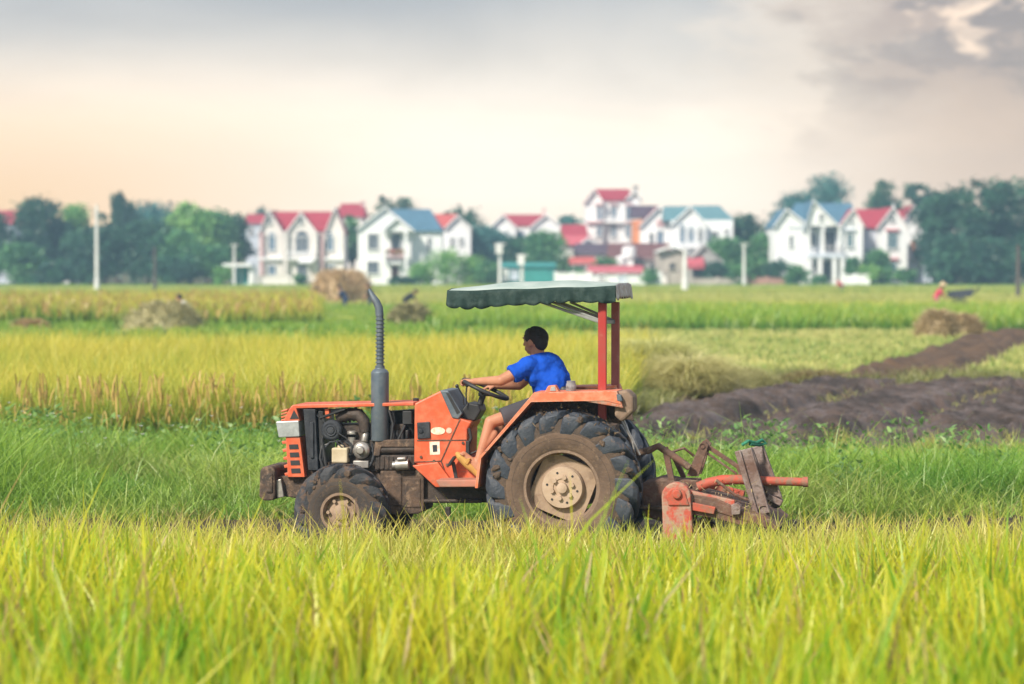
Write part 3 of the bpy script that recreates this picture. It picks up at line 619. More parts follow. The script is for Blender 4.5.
b = MB(); c = T3(362, 450, -.2); b.lathe([(.072, .02), (.072, -.03), (.055, -.05), (.035, -.055), (.03, -.08), (.001, -.08)], c, 20); b.box(T3(362, 464, -.19), (.13, .1, .06)); b.tube([T3(366, 432, -.17), T3(364, 442, -.19)], .03, 10)
P(b, 'water_pump', m_alu, .005, True)
b = MB(); a = T3(396, 465, -.24); b.tube([a, a+Vector((.11, 0, .008))], .046, 16); b.tube([a+Vector((-.03, 0, 0)), a], .03, 12); b.tube([a+Vector((.02, -.03, .05)), a+Vector((.09, -.03, .055))], .02, 10); P(b, 'starter_motor', m_alu, .004, True)
b = MB(); y = -.19
for pts in ([(320, 412), (326, 425), (322, 440), (326, 466)], [(332, 443), (322, 446), (320, 458), (324, 470)], [(366, 447), (374, 452), (372, 462), (365, 468)], [(345, 441), (352, 446), (350, 458)], [(372, 420), (372, 436), (378, 446)], [(405, 425), (398, 440), (402, 452)], [(312, 409), (320, 418), (345, 409)], [(389, 410), (393, 424), (391, 440)]):
    b.tube([T3(px, py, y-.01*i) for i, (px, py) in enumerate(pts)], .011, 7)
P(b, 'hose', m_blk, 0, True)
b = MB(); b.prism(TP([(304, 409), (316, 409), (319, 470), (309, 470)], -.2), -.23, .23); b.box(T3(312, 440, -.235), (.03, .02, .3)); P(b, 'radiator', m_rad, .006)
b = MB(); b.prism(TP([(318, 411), (323, 411), (325, 468), (320, 468)], -.2), -.2, .2); P(b, 'fan_shroud', m_blk, .005)
b = MB(); b.prism(TP([(382, 412), (413, 410), (413, 440), (384, 440)], -.05), -.02, .16)
for k in range(5): b.prism(TP([(386+k*5, 430), (389+k*5, 430), (389+k*5, 441), (386+k*5, 441)], -.1), -.13, .1)
P(b, 'battery', m_blk, .008)
b = MB(); b.prism(TP([(403, 411), (412, 411), (412, 424), (403, 424)], -.18), -.2, -.08); b.lathe([(.025, 0), (.025, .05), (.03, .055), (.001, .06)], T3(416, 405, 0), 12, 'z'); P(b, 'air_filter', m_blk, .006)
b = MB(); b.lathe([(.035, 0), (.035, -.10), (.02, -.115), (.001, -.115)], T3(352, 437, -.14), 14, 'z'); b.lathe([(.042, 0), (.042, .02), (.02, .03)], T3(352, 434, -.14), 14, 'z'); P(b, 'fuel_filter', m_alu, .003, True)
b = MB(); b.tube([T3(346, 449, -.2), T3(340, 441, -.21), T3(330, 442, -.21), T3(323, 450, -.2), T3(322, 468, -.2)], .008, 7); P(b, 'hose', m_rad, 0, True)
b = MB(); b.tube([T3(372, 444, -.21), T3(374, 458, -.22), T3(370, 466, -.22), T3(362, 472, -.21)], .008, 7); P(b, 'hose', m_rad, 0, True)
b = MB(); b.tube([T3(333, 430, -.235), T3(346, 438, -.235), T3(358, 452, -.235), T3(350, 455, -.235), T3(334, 440, -.235)], .006, 6); P(b, 'fan_belt', m_blk, 0, True)
b = MB(); b.prism(TP([(331, 409), (345, 408), (345, 413), (332, 413)], -.1), -.14, -.05); P(b, 'relay_box', m_ex, .004)
b = MB(); b.tube([T3(392, 411, -.15), T3(394, 422, -.16), T3(391, 430, -.15), T3(395, 440, -.15)], .02, 8); P(b, 'intake_hose', m_blk, 0, True)
b = MB(); b.prism(TP([(326, 408.5), (330, 408.5), (331, 418), (327, 418)], -.15), -.2, -.12); P(b, 'hood_bracket', m_or, .003)
# ---- hood and front
b = MB(); b.prism(TP([(290, 407.5), (293.5, 404.8), (414, 402.2), (414, 405.6), (295, 408.4)], -.22), -.235, .235); P(b, 'hood', m_or, .006)
b = MB()
b.prism(TP([(283.5, 421), (289.5, 409), (293, 406), (296.5, 408), (300, 421)], -.23), -.24, .24)
b.prism(TP([(286, 437), (300, 437), (305, 477), (288, 477)], -.23), -.24, .24)
for k in range(4): b.prism(TP([(281.5, 410.5+3*k), (288, 408.5+3*k), (288, 410.3+3*k), (281.5, 412.3+3*k)], -.2), -.22, .22)
for k in range(5): b.prism(TP([(282+k*.7, 441+8*k), (290, 440+8*k), (290, 443+8*k), (283+k*.7, 444+8*k)], -.2), -.22, .22)
P(b, 'grille', m_or, .004)
b = MB()
for k in range(4): b.prism(TP([(289+k*.7, 444.5+8*k), (298+k*.7, 444.2+8*k), (298.8+k*.7, 449+8*k), (289.6+k*.7, 449.2+8*k)], -.24), -.2445, -.236)
P(b, 'grille_slot', m_blk, 0)
for sg in (-1, 1):
    b = MB(); b.prism(TP([(276, 421.5), (299, 420.5), (300, 436.5), (279, 437.5)], -.24), *((-.255, -.05) if sg < 0 else (.05, .255))); P(b, 'headlight', m_lamp, .008)
b = MB(); b.prism(TP([(290, 419), (294, 410), (299, 418.5)], -.24), -.2445, -.236); P(b, 'decal', m_blk, 0)
b = MB(); b.prism(TP([(270, 477), (326, 474), (326, 497), (300, 499), (270, 494)], -.17), -.17, .17); P(b, 'front_bracket', m_mudd, .01)
b = MB(); b.prism(TP([(262, 470), (265, 466), (274, 466), (277, 470), (277, 496), (274, 500), (265, 500), (261, 496)], -.2), -.27, .27); b.prism(TP([(266, 473), (273, 473), (273, 493), (266, 493)], -.27), -.285, -.25); P(b, 'front_weight', m_mudd, .015)
b = MB(); b.prism(TP([(276, 480), (281, 479), (284, 497), (277, 498)], -.22), -.225, -.17); P(b, 'tow_pin', m_alu, .006)
# ---- exhaust
c = T3(380, 405, -.17); top = T3(380, 370, -.17).z; bot = T3(380, 441, -.17).z
b = MB(); b.lathe([(.001, bot), (.069, bot), (.074, bot+.012), (.074, top-.02), (.060, top), (.04, top+.012), (.04, top+.03)], (c.x, c.y, 0), 28, 'z'); b.tube([(c.x, c.y, bot+.01), (c.x, c.y, bot-.05)], .03, 12); b.box((c.x+.03, c.y+.02, bot-.03), (.06, .1, .1)); P(b, 'muffler', m_ex, .004, True)
b = MB(); px0, py0 = 380, 371
pts = [T3(380, 371, -.17), T3(380, 340, -.17), T3(380, 322, -.17), T3(379.6, 312, -.17)]
b.tube(pts, .030, 16)
for k in range(13): p = T3(380, 367-k*3.9, -.17); b.tube([p, p+Vector((0, 0, .012))], .0385, 16)
b.tube([T3(379.6, 316, -.17), T3(379, 308, -.17), T3(376.5, 302, -.17), T3(373, 297, -.17), T3(369, 289, -.17)], [.034, .033, .031, .027, .010], 14)
b.lathe([(.043, 0), (.043, .02), (.03, .02)], T3(380, 372, -.17), 18, 'z')
P(b, 'exhaust_pipe', m_ex, 0, True)
# ---- cowl
b = MB()
b.prism(TP([(414.4, 403.6), (440, 391), (448, 391), (456, 417), (471.6, 422), (467.2, 429.5), (466.3, 470), (466, 481), (436, 483), (417, 464), (414, 463)], -.24), -.24, .24)
P(b, 'cowl', m_or, .012)
b = MB(); b.prism(TP([(412.6, 465.5), (438, 462), (452, 481), (452, 487), (436, 487)], -.27), -.29, .29); P(b, 'cowl_flap', m_or, .006)
b = MB()
for (p, q) in (((460, 419), (441, 461)), ((417, 440.5), (466, 440)), ((415, 462), (441, 461)), ((441, 461), (449, 482))): b.bar(T3(*p, -.243), T3(*q, -.243), .008, .006, (0, 1, 0))
P(b, 'panel_seam', m_mudd, 0)
b = MB(); b.prism(TP([(440, 390.3), (448.5, 390.6), (462.5, 413.5), (458.5, 419), (452.3, 418)], -.24), -.252, .25); P(b, 'dash_panel', m_ex, .008)
b = MB(); b.prism(TP([(446, 392.8), (449, 393), (460, 412), (457, 414)], -.25), -.2575, -.245); P(b, 'dash_recess', m_blk, 0)
b = MB(); b.prism(TP([(462, 410), (468, 402.5), (479, 405), (481, 411), (475, 421), (460, 419)], -.15), -.16, .12); P(b, 'instrument_cluster', m_blk, .012)
b = MB(); b.prism(TP([(417.2, 422.5), (430, 421.8), (430.6, 438.2), (417.8, 439)], -.24), -.256, -.235); b.lathe([(.018, 0), (.018, -.012), (.001, -.012)], T3(421, 431, -.255), 14); P(b, 'access_cover', m_rad, .006)
def disc(px, py, rx, rz_, y, th, name, m):
    c = T3(px, py, y); pts = [(c.x+rx*math.cos(2*PI*k/28), c.z+rz_*math.sin(2*PI*k/28)) for k in range(28)]
    b = MB(); b.prism(pts, y-th, y+.004); return P(b, name, m, 0)
disc(438, 430.9, .060, .031, -.24, .004, 'sticker', m_ste); disc(449, 430.5, .024, .024, -.24, .004, 'sticker', mat('sticker_pale', (.72, .5, .42), (.6, .3, .2), 40, .5))
b = MB(); b.prism(TP([(429.5, 441.8), (439.6, 441.4), (440.2, 454.4), (430, 455)], -.24), -.244, -.236); P(b, 'sticker', m_ste, 0)
b = MB(); b.prism(TP([(432.5, 445), (437, 444.8), (437.4, 451.6), (433, 452)], -.244), -.2455, -.24); P(b, 'sticker_mark', m_rad, 0)
b = MB()
for q in ((421, 457), (463, 443), (464, 455), (434, 461), (447, 465)): b.lathe([(.013, 0), (.011, -.012), (.001, -.012)], T3(*q, -.24), 8)
P(b, 'bolt', m_mudd, 0)
b = MB(); b.prism(TP([(436, 480), (478, 480), (478, 486.8), (440, 487)], -.5), -.52, .52); P(b, 'floor_plate', mat('worn_floor_plate', (.42, .17, .12), (.30, .16, .12), 8, .7, mud=.4, mudcol=(.34, .24, .19)), .008)
b = MB(); b.prism(TP([(465, 457), (482, 457), (482, 482), (465, 482)], -.2), -.24, .24); P(b, 'centre_tunnel', m_or, .01)
b = MB(); b.tube([T3(469, 428, -.22), T3(471, 438, -.22), T3(468, 446, -.22)], .014, 8); b.box(T3(468, 448, -.22), (.03, .05, .12)); b.tube([T3(470, 454, -.22), T3(479, 450, -.22)], .008, 6); P(b, 'brake_linkage', m_blk, .004)
b = MB(); b.bar(T3(453, 462, -.3), T3(457, 482, -.3), .03, .02); b.box(T3(452, 461, -.33), (.02, .1, .09), Matrix.Rotation(.6, 3, 'Y')); P(b, 'pedal', m_blk, .004)
# ---- steering
y = -.02
cS = T3(485.5, 389.2, y); a1 = T3(464, 379.6, y); a2 = T3(507, 398.8, y); ux = (a2-a1).normalized(); Rs = (a2-a1).length/2
uy = Vector((0, 1, 0)); un = ux.cross(uy).normalized();  un = -un if un.z < 0 else un
b = MB(); vs = []
for i in range(49): a = 2*PI*i/48; vs.append(cS+ux*Rs*math.cos(a)+uy*Rs*math.sin(a))
b.tube(vs, .0165, 10, False); P(b, 'steering_wheel', m_blk, 0, True)
b = MB()
for k in range(3): a = 2*PI*k/3+.5; b.bar(cS-un*.05, cS+ux*Rs*math.cos(a)*.98+uy*Rs*math.sin(a)*.98, .035, .012, un)
b.lathe([(.045, -.02), (.045, .01), (.001, .015)], cS-un*.04, 16, 'z'); P(b, 'steering_spokes', m_blk, .004)
b = MB(); b.tube([cS-un*.04, T3(477, 413, y)], .026, 12); P(b, 'steering_column', m_blk, .004)
b = MB(); b.tube([T3(464, 405, -.2), T3(463, 396, -.22), T3(458, 387, -.22)], .006, 6); b.ball(T3(457, 386, -.22), .016); P(b, 'throttle_lever', m_blk, 0, True)
b = MB(); b.tube([T3(467, 406, .1), T3(466, 394, .1), T3(467, 386, .1)], .006, 6); b.ball(T3(467, 385, .1), .018); P(b, 'shuttle_lever', m_blk, 0, True)
# ---- seat
b = MB(); b.box(T3(545, 416, 0), (.42, .46, .10)); b.box(T3(548, 432, 0), (.25, .3, .2)); P(b, 'seat', m_blk, .03)
b = MB(); a = T3(566, 401, 0); b.box(a, (.09, .42, .26), Matrix.Rotation(.2, 3, 'Y')); P(b, 'backrest', m_blk, .03)
# ---- fenders (near side traced, far side mirrored)
def fender(sg):
    yo, yi = -.665, -.30
    outl = TP([(475, 488), (478.5, 458), (529, 398.5), (534, 392.5), (617, 391), (622, 405)], -.66)
    # the profile as a thin curved plate
    nrm = []; n = len(outl)
    inner = [(x+(.022 if i < 3 else .008), z-(.0 if i < 2 else .022)) for i, (x, z) in enumerate(outl)]
    b = MB()
    y0, y1 = (yo, yi) if sg < 0 else (-yi, -yo)
    if sg > 0: outl = outl[:4]+[(outl[4][0]-.14, outl[4][1]), (outl[5][0]-.15, outl[5][1])]; inner = inner[:4]+[(inner[4][0]-.14, inner[4][1]), (inner[5][0]-.15, inner[5][1])]
    b.prism(outl+inner[::-1], y0, y1)
    ye = yo if sg < 0 else -yo
    q = TP([(529.5, 399), (534, 392.8), (617, 391.3), (620.5, 404), (606, 400.5), (531, 402)] if sg < 0 else [(529.5, 399), (534, 392.8), (598, 391.3), (598, 400.5), (531, 402)], -.66)
    b.prism(q, ye-.006*1, ye+.012)
    o = P(b, 'fender', m_orf, .005)
    w_ = MB(); pl = TP([(478, 488), (481, 460), (530, 402), (612, 398), (622, 412), (625, 425), (600, 420), (560, 412), (520, 425), (496, 455), (490, 490)], -.3)
    w_.prism(pl, *( (-.315, -.29) if sg < 0 else (.29, .315))); r_ = w_.build('fender_panel', m_mudd, tr, bevel=.004)
    return o
fender(-1); fender(1)
b = MB(); b.prism(TP([(545.5, 392), (549, 385.5), (556, 385), (560, 391.8)], -.55), -.60, -.50); P(b, 'work_lamp', m_orf, .006)
b = MB(); b.prism(TP([(550, 391), (551, 387), (555, 386.8), (556, 391)], -.6), -.606, -.59); P(b, 'lamp_lens', m_lamp, .002)
b = MB(); c = T3(571, 392, -.5); b.lathe([(.001, 0), (.04, 0), (.042, .01), (.042, .06), (.036, .075), (.036, .09), (.001, .092)], c, 20, 'z'); P(b, 'flasher_lamp', mat('clear_plastic_lamp', (.34, .33, .33), (.10, .09, .09), 18, .2, spec=.6), 0, True)
b = MB(); b.prism(TP([(618, 391), (629, 389), (636, 396), (636, 410), (624, 421), (617, 415)], -.45), -.62, -.36); P(b, 'rear_lamp_bracket', m_rimd, .02)
b = MB(); b.prism(TP([(616.5, 394), (621, 395), (622.5, 401), (617.5, 401)], -.66), -.675, -.6); P(b, 'tail_lamp', m_ex, .004)
# ---- roll bar and canopy
yA, yB = -.42, .42
def post(px, pt, pb, y, m):
    b = MB(); a = T3(px, pt, y); z = T3(px, pb, y); b.box(((a.x), y, (a.z+z.z)/2), (.068, .05, abs(a.z-z.z))); b.box((a.x, y, z.z+.02), (.12, .1, .04)); return P(b, 'post', m, .008)
post(602.5, 302, 430, yA, m_red); post(615.5, 302, 430, yB, m_pink)
b = MB(); z = T3(602.5, 430, yA).z-.02; xx_ = T3(602.5, 430, yA).x; b.box((xx_, 0, z), (.09, .84, .07)); P(b, 'cross_member', m_mudd, .008)
yc0, yc1 = -.50, .50
zf, zr = T3(447, 291, yc0).z, T3(616, 286, yc0).z; xf, xr_ = T3(447, 291, yc0).x, T3(616, 286, yc0).x
def ctop(u, v):   # u along, v across in 0..1
    x = xf+(xr_-xf)*u; z = zf+(zr-zf)*u+.06*min(1, 1.6*math.sin(PI*v))*max(0, math.sin(PI*(.06+.88*u)))**.8-.006*math.sin(u*PI*3)**2; return (x, yc0+(yc1-yc0)*v, z)
def gridf(fn, nu, nv, th=0):
    b = MB(); vs = [fn(i/nu, j/nv) for j in range(nv+1) for i in range(nu+1)]
    return b.add(vs, [(j*(nu+1)+i, j*(nu+1)+i+1, (j+1)*(nu+1)+i+1, (j+1)*(nu+1)+i) for j in range(nv) for i in range(nu)])
def solid(o, t): s = o.modifiers.new('solid', 'SOLIDIFY'); s.thickness = t; return o
solid(P(gridf(ctop, 40, 16), 'canopy', m_cant, 0, True), .006)
def vhang(u, z0):   # scalloped valance depth
    return .122+.024*abs(math.sin(u*PI*11+.5*math.sin(u*9)))**.8*(.7+.3*math.sin(u*13))+.012*math.sin(u*7)
def val_side(y, sgn): 
    def f(u, v):
        x, _, z = ctop(u, 0); d = vhang(u, z)*(.82 if y > 0 else 1); return (x, y+sgn*(.012*math.sin(u*23)+.008*math.sin(u*61+2)+.006*math.sin(u*97))*v+sgn*.02*v, z+.004-d*v)
    return f
for y, sg in ((yc0, -1), (yc1, 1)): solid(P(gridf(val_side(y, sg), 132, 5), 'valance', m_can, 0, True), .005)
def val_end(xe, s):
    def f(u, v):
        z0 = ctop(0 if s < 0 else 1, u)[2]; d = .105+.02*abs(math.sin(u*PI*9)); return (xe+s*.008*v+s*.008*math.sin(u*21)*v, yc0+(yc1-yc0)*u, z0+.004-d*v)
    return f
solid(P(gridf(val_end(xf, -1), 60, 5), 'valance', m_can, 0, True), .005)
o = solid(P(gridf(val_end(xr_, 1), 60, 5), 'valance', m_canr, 0, True), .005); o['label'] = 'worn grey rear edge of the canopy'
b = MB()
for y in (-.44, .44): b.bar((xf+.03, y, zf-.03), (xr_-.03, y, zr-.03), .03, .03)
for u in (.02, .5, .98): x, _, z = ctop(u, 0); b.bar((x, -.44, z-.03), (x, .44, z-.03), .03, .03)
P(b, 'canopy_frame', m_mudd, .004)
b = MB()
for y, px in ((-.40, 602), (.40, 615)):
    b.bar(T3(538 if y < 0 else 556, 301, y), T3(px, 323, y), .03, .022); b.bar(T3(552 if y < 0 else 570, 302, y), T3(px, 321, y), .02, .02)
b.bar((T3(602, 322, -.4).x-.02, -.4, T3(602, 322, -.4).z), (T3(615, 322, .4).x-.02, .4, T3(615, 322, .4).z), .03, .03)
P(b, 'canopy_brace', mat('galvanised_bar', (.30, .32, .31), (.2, .2, .19), 9, .5, .4), .004)
# ---- rear hitch
for y in (-.28, .28):
    b = MB(); b.bar(T3(606, 505, y), T3(664, 508, y), .06, .025, (0, 0, 1)); b.tube([T3(620, 462, y), T3(640, 506, y)], .014, 8); P(b, 'hitch_arm', m_mudd, .006)
b = MB(); b.bar(T3(612, 462, 0), T3(652, 449, 0), .045, .035); P(b, 'top_link', m_mudd, .006)
b = MB(); b.tube([T3(618, 405, -.4), T3(628, 430, -.43), T3(640, 455, -.42)], .008, 6); b.tube([T3(620, 418, -.38), T3(632, 440, -.42), T3(636, 462, -.42)], .008, 6); P(b, 'hydraulic_hose', m_alu, 0, True)
ORG_tr_world = lambda v: ROOT + RZ @ Vector(v)
# ================================================================== tiller
m_tr = mat('scuffed_red_paint', (.48, .07, .035), (.36, .085, .055), 5, .65, mud=.55, mudcol=(.22, .14, .10), bump=.3, wear=(.30, .16, .11))
m_tc = mat('muddy_red_paint', (.46, .065, .035), (.36, .10, .07), 6, .6, mud=.68, mudcol=(.36, .24, .18), bump=.35)
m_tm = mat('rusty_muddy_steel', (.17, .085, .06), (.10, .065, .05), 8, .8, mud=.45, mudcol=(.21, .15, .11), bump=.5)
m_bd = mat('rusty_channel_steel', (.28, .23, .22), (.15, .09, .075), 7, .6, .3, mud=.4, mudcol=(.16, .10, .075), bump=.4)
tl = thing('rotary_tiller', ORG_tr_world((T(690, 530, 0)[0], 0, 0)), 'red mud caked rotary tiller hitched behind the orange tractor', 'tiller', rz=TH)
XO = T(690, 530, 0)[0]
class MT(MB):
    def build(s, *a, **k):
        s.v = [(v[0]-XO, v[1], v[2]) for v in s.v]; k['at'] = None; off = ORG[tl.name]; ORG[tl.name] = Vector((0, 0, 0)); o = MB.build(s, *a, **k); ORG[tl.name] = off; return o
def Q(b, name, m, bevel=.006, smooth=False): return b.build(name, m, tl, bevel=bevel, smooth=smooth)
yt = -.58
b = MT(); b.prism(TP([(640, 484), (662, 478), (690, 484), (690, 512), (664, 522), (644, 516)], -.2), -.24, .24); b.tube([T3(634, 500, -.12), T3(648, 500, -.12)], .06, 12); Q(b, 'gearbox', m_tm, .02)
b = MT(); b.prism(TP([(690, 494), (716, 498), (738, 508), (752, 520), (744, 526), (716, 518), (690, 514)], yt+.06), yt+.03, yt+.10); Q(b, 'side_plate', m_tm, .006)
def rtop(l, r, t, b_, n=9):
    cx, rr = (l+r)/2, (r-l)/2; pts = [(cx-rr*math.cos(PI*k/n), t+rr*(1-math.sin(PI*k/n))*.95) for k in range(n+1)]
    return pts+[(r+3, b_), (l+2, b_)]
b = MT(); b.prism(TP(rtop(662, 691, 482, 548), yt), yt-.04, yt+.06); Q(b, 'chain_case', m_tc, .012)
b = MT(); b.prism(TP(rtop(667, 687, 487, 505), yt), yt-.055, yt-.03); b.lathe([(.04, 0), (.036, -.03), (.001, -.03)], T3(677, 494, yt-.05), 16); Q(b, 'case_cover', m_tr, .008)
b = MT(); b.tube([T3(686, 500, yt), T3(686, 500, yt)+Vector((0, 1.15, 0))], .06, 14); b.box(T3(684, 492, 0), (.26, .26, .22)); Q(b, 'frame_tube', m_tm, .008)
b = MT(); b.prism(TP([(690, 497), (716, 503), (748, 513), (770, 520), (779, 529), (774, 531), (745, 521), (712, 511), (690, 507)], yt), yt+.02, .56); Q(b, 'rotor_cover', m_tm, .006)
b = MT(); b.prism(TP([(740, 512), (764, 516), (780, 528), (772, 533), (748, 524)], yt), yt+.03, .54); Q(b, 'tail_plate', m_tm, .006)
b = MT(); b.tube([T3(690, 534, yt), T3(690, 534, yt)+Vector((0, 1.1, 0))], .04, 10)
for k in range(9):
    yv = yt+.1+k*.12
    for j in range(3):
        a = k*.9+j*2*PI/3; c = T3(690, 534, yv); b.bar(c, c+Vector((.2*math.cos(a), 0, .2*math.sin(a))), .05, .012); d = c+Vector((.2*math.cos(a), 0, .2*math.sin(a))); b.bar(d, d+Vector((-.05*math.sin(a), .05*(-1)**k, .05*math.cos(a))), .05, .01)
Q(b, 'tine_rotor', m_tm, .002)
b = MT(); b.prism(TP([(690, 490), (735, 500), (735, 507), (690, 497)], yt+.1), yt+.06, yt+.12); Q(b, 'side_beam', m_tc, .006)
b = MT(); b.prism(TP([(692, 502), (716, 507), (714, 514), (692, 510)], yt+.02), yt-.01, yt+.04); Q(b, 'lower_beam', m_tr, .006)
b = MT(); b.prism(TP([(731, 505), (737, 503), (741, 506), (740, 514), (732, 515)], yt), yt-.02, yt+.1); b.lathe([(.016, 0), (.001, -.002)], T3(737, 508, yt-.022), 10); Q(b, 'gusset', m_bd, .004)
b = MT(); b.tube([T3(698, 487, -.25), T3(708, 483, -.25), T3(722, 480, -.25), T3(738, 479.5, -.25), T3(770, 481, -.25), T3(805, 482, -.25)], [.04, .042, .042, .04, .036, .034], 14); b.tube([T3(803, 482, -.25), T3(808, 482, -.25)], .042, 12); Q(b, 'support_rod', m_tr, 0, True)
b = MT(); b.prism(TP([(687, 476), (700, 444), (704, 440), (709, 445), (699, 476)], -.1), -.14, -.10); b.prism(TP([(687, 476), (700, 444), (704, 440), (709, 445), (699, 476)], -.1), .10, .14); b.lathe([(.022, -.15), (.022, .15)], T3(704, 445, 0), 10); Q(b, 'mast', m_tm, .005)
b = MT()
for y in (-.09, .09): b.bar(T3(707, 446, y), T3(740, 468, y), .035, .022, (0, 1, 0))
b.bar(T3(707, 453, -.1), T3(737, 474, -.1), .018, .018); b.bar(T3(738, 464, -.12), T3(742, 476, -.12), .06, .04); Q(b, 'mast_brace', m_tm, .004)
b = MT(); b.tube([T3(637, 453, -.2), T3(650, 450, -.2), T3(658, 446, -.2), T3(672, 455, -.2), T3(690, 468, -.2)], .03, 10); b.bar(T3(665, 447, -.2), T3(672, 482, -.2), .05, .035); Q(b, 'hitch_frame', m_tm, .006)
b = MT(); b.bar(T3(672, 452, .15), T3(684, 478, .15), .05, .04); Q(b, 'hitch_strut', m_tm, .006)
b = MT(); b.tube([T3(672, 452, -.15), T3(684, 448, -.1), T3(694, 456, -.05)], .012, 6); Q(b, 'linkage', m_tm, .003)
b = MT(); b.tube([T3(716, 480, -.3), T3(735, 495, -.3), T3(748, 500, -.3)], .014, 6); Q(b, 'linkage', m_tm, .003)
b = MT(); b.bar(T3(706, 484, .1), T3(744, 494, .1), .06, .05); Q(b, 'rear_beam', m_tr, .003)
for (p, q, y) in (((745.5, 449), (764, 514), -.36), ((757, 446), (776.5, 500), -.18)):
    b = MT(); A, B = T3(*p, y), T3(*q, y); d = (B-A).normalized(); s_ = Vector((d.z, 0, -d.x))
    b.bar(A, B, .105, .035, (0, 1, 0)); 
    for k in (-1, 1): b.bar(A+s_*k*.045+Vector((0, -.028, 0)), B+s_*k*.045+Vector((0, -.028, 0)), .014, .03, (0, 1, 0))
    b.bar(A+s_*.07+Vector((0, .06, 0)), B+s_*.06+Vector((0, .06, 0)), .05, .07, (0, 1, 0))
    Q(b, 'levelling_board', m_bd, .005)
b = MT(); b.bar(T3(768, 496, -.2), T3(782, 503, -.2), .10, .05); b.lathe([(.05, -.03), (.05, .03), (.001, .03)], T3(776, 502, -.2), 14); b.lathe([(.045, -.03), (.045, .03), (.001, .03)], T3(764, 511, -.36), 14); Q(b, 'board_foot', m_bd, .006)
b = MT(); b.tube([T3(742, 445, -.4), T3(748, 441, -.4), T3(756, 443, -.3), T3(762, 440, -.24), T3(766, 443, -.22), T3(760, 445, -.25), T3(750, 444, -.38)], .014, 8); Q(b, 'rope', mat('green_rope', (.03, .22, .13), (.02, .12, .08), 40, .8), 0, True)
cc_n = 500; q0 = [T3(px, py, yv) for px, py, yv in zip(U(668, 772, cc_n), U(480, 512, cc_n), U(-.45, .3, cc_n))]
q0 = np.array([(v.x-XO, v.y, v.z) for v in q0]); ccl = mixc((.22, .15, .10), (.46, .36, .2), U(size=cc_n))
sb = blades(q0, U(-.07, .04, cc_n), U(.006, .016, cc_n), U(0, 6.28, cc_n), U(-2, 2, cc_n), U(0, .5, cc_n), ccl, ccl, 2, power=1)
o = npmesh('straw_scraps', *sb, dry, 'stuff'); o.parent = tl
# ================================================================== driver
m_sk = mat('skin', (.44, .215, .13), (.38, .175, .105), 14, .5, spec=.35)
m_bl = mat('blue_cotton', (.008, .066, .44), (.011, .08, .50), 5, .85, bump=.25, bscale=10, spec=.1)
m_hair = mat('black_hair', (.012, .009, .008), (.022, .016, .013), 40, .6, bump=.7, bscale=90)
m_sh = mat('dark_shorts_cloth', (.045, .045, .055), (.06, .058, .07), 9, .9)
m_sd = mat('yellow_brown_sandal', (.48, .29, .075), (.40, .22, .06), 12, .7)
dv = thing('person', ORG_tr_world(tuple(T3(545, 408, 0))), 'man in a blue t-shirt and dark shorts steering the orange tractor', 'person', rz=TH)
dv_o = T3(545, 408, 0)
HRZ = Matrix.Rotation(math.radians(-24), 3, 'Z')
def HV(v): return HRZ @ Vector(v)
class MD(MB):
    def build(s, *a, **k):
        s.v = [(v[0]-dv_o.x, v[1]-dv_o.y, v[2]-dv_o.z) for v in s.v]; off = ORG[dv.name]; ORG[dv.name] = Vector((0, 0, 0)); o = MB.build(s, *a, **k); ORG[dv.name] = off; return o
J = dict(hip=T3(550, 402, 0), waist=T3(549, 391, 0), chest=T3(543, 371, 0), neck=T3(537.5, 357, 0), head=T3(535.5, 341, 0))
shL, shR = T3(529, 365.5, -.165), T3(541, 365, .165)
elL, wrL = T3(501, 380.5, -.265), T3(474, 381.5, -.12)
elR, wrR = T3(519, 385, .27), T3(497, 386, .16)
knL, anL = T3(490.5, 422, -.25), T3(477, 465, -.31)
knR, anR = T3(501, 423, .17), T3(490, 470, .2)
def ell(b, c, sx_, sy_, sz_, rot=0, n=20, m=14):
    M = Matrix.Rotation(rot, 3, 'Y'); t = MB().ball((0, 0, 0), 1, n, m, (sx_, sy_, sz_)); return b.add([M @ Vector(v)+Vector(c) for v in t.v], t.f)
b = MD(); hd = J['head']
# head: faces -x, tipped a little downward
ell(b, hd+HV((.004, 0, .012)), .098, .077, .098); ell(b, hd+HV((-.030, 0, -.040)), .062, .060, .075, .12); ell(b, hd+HV((-.048, 0, -.085)), .034, .036, .026)
b.caps(hd+HV((-.090, 0, .012)), hd+HV((-.108, 0, -.030)), .009, .015, 8)                                   # nose
b.caps(hd+HV((-.088, -.018, -.062)), hd+HV((-.088, .018, -.062)), .009, .009, 8); b.caps(hd+HV((-.086, -.016, -.074)), hd+HV((-.086, .016, -.074)), .009, .009, 8)   # lips
b.caps(hd+HV((-.090, -.045, .026)), hd+HV((-.090, .045, .026)), .010, .010, 8)                            # brow
for s in (-1, 1): ell(b, hd+HV((.002, s*.080, -.012)), .022, .010, .033, .2, 10, 8)                              # ears
b.chain([hd+HV((.018, 0, -.04)), J['neck'], J['chest']+Vector((0, 0, .05))], [.056, .060, .085])
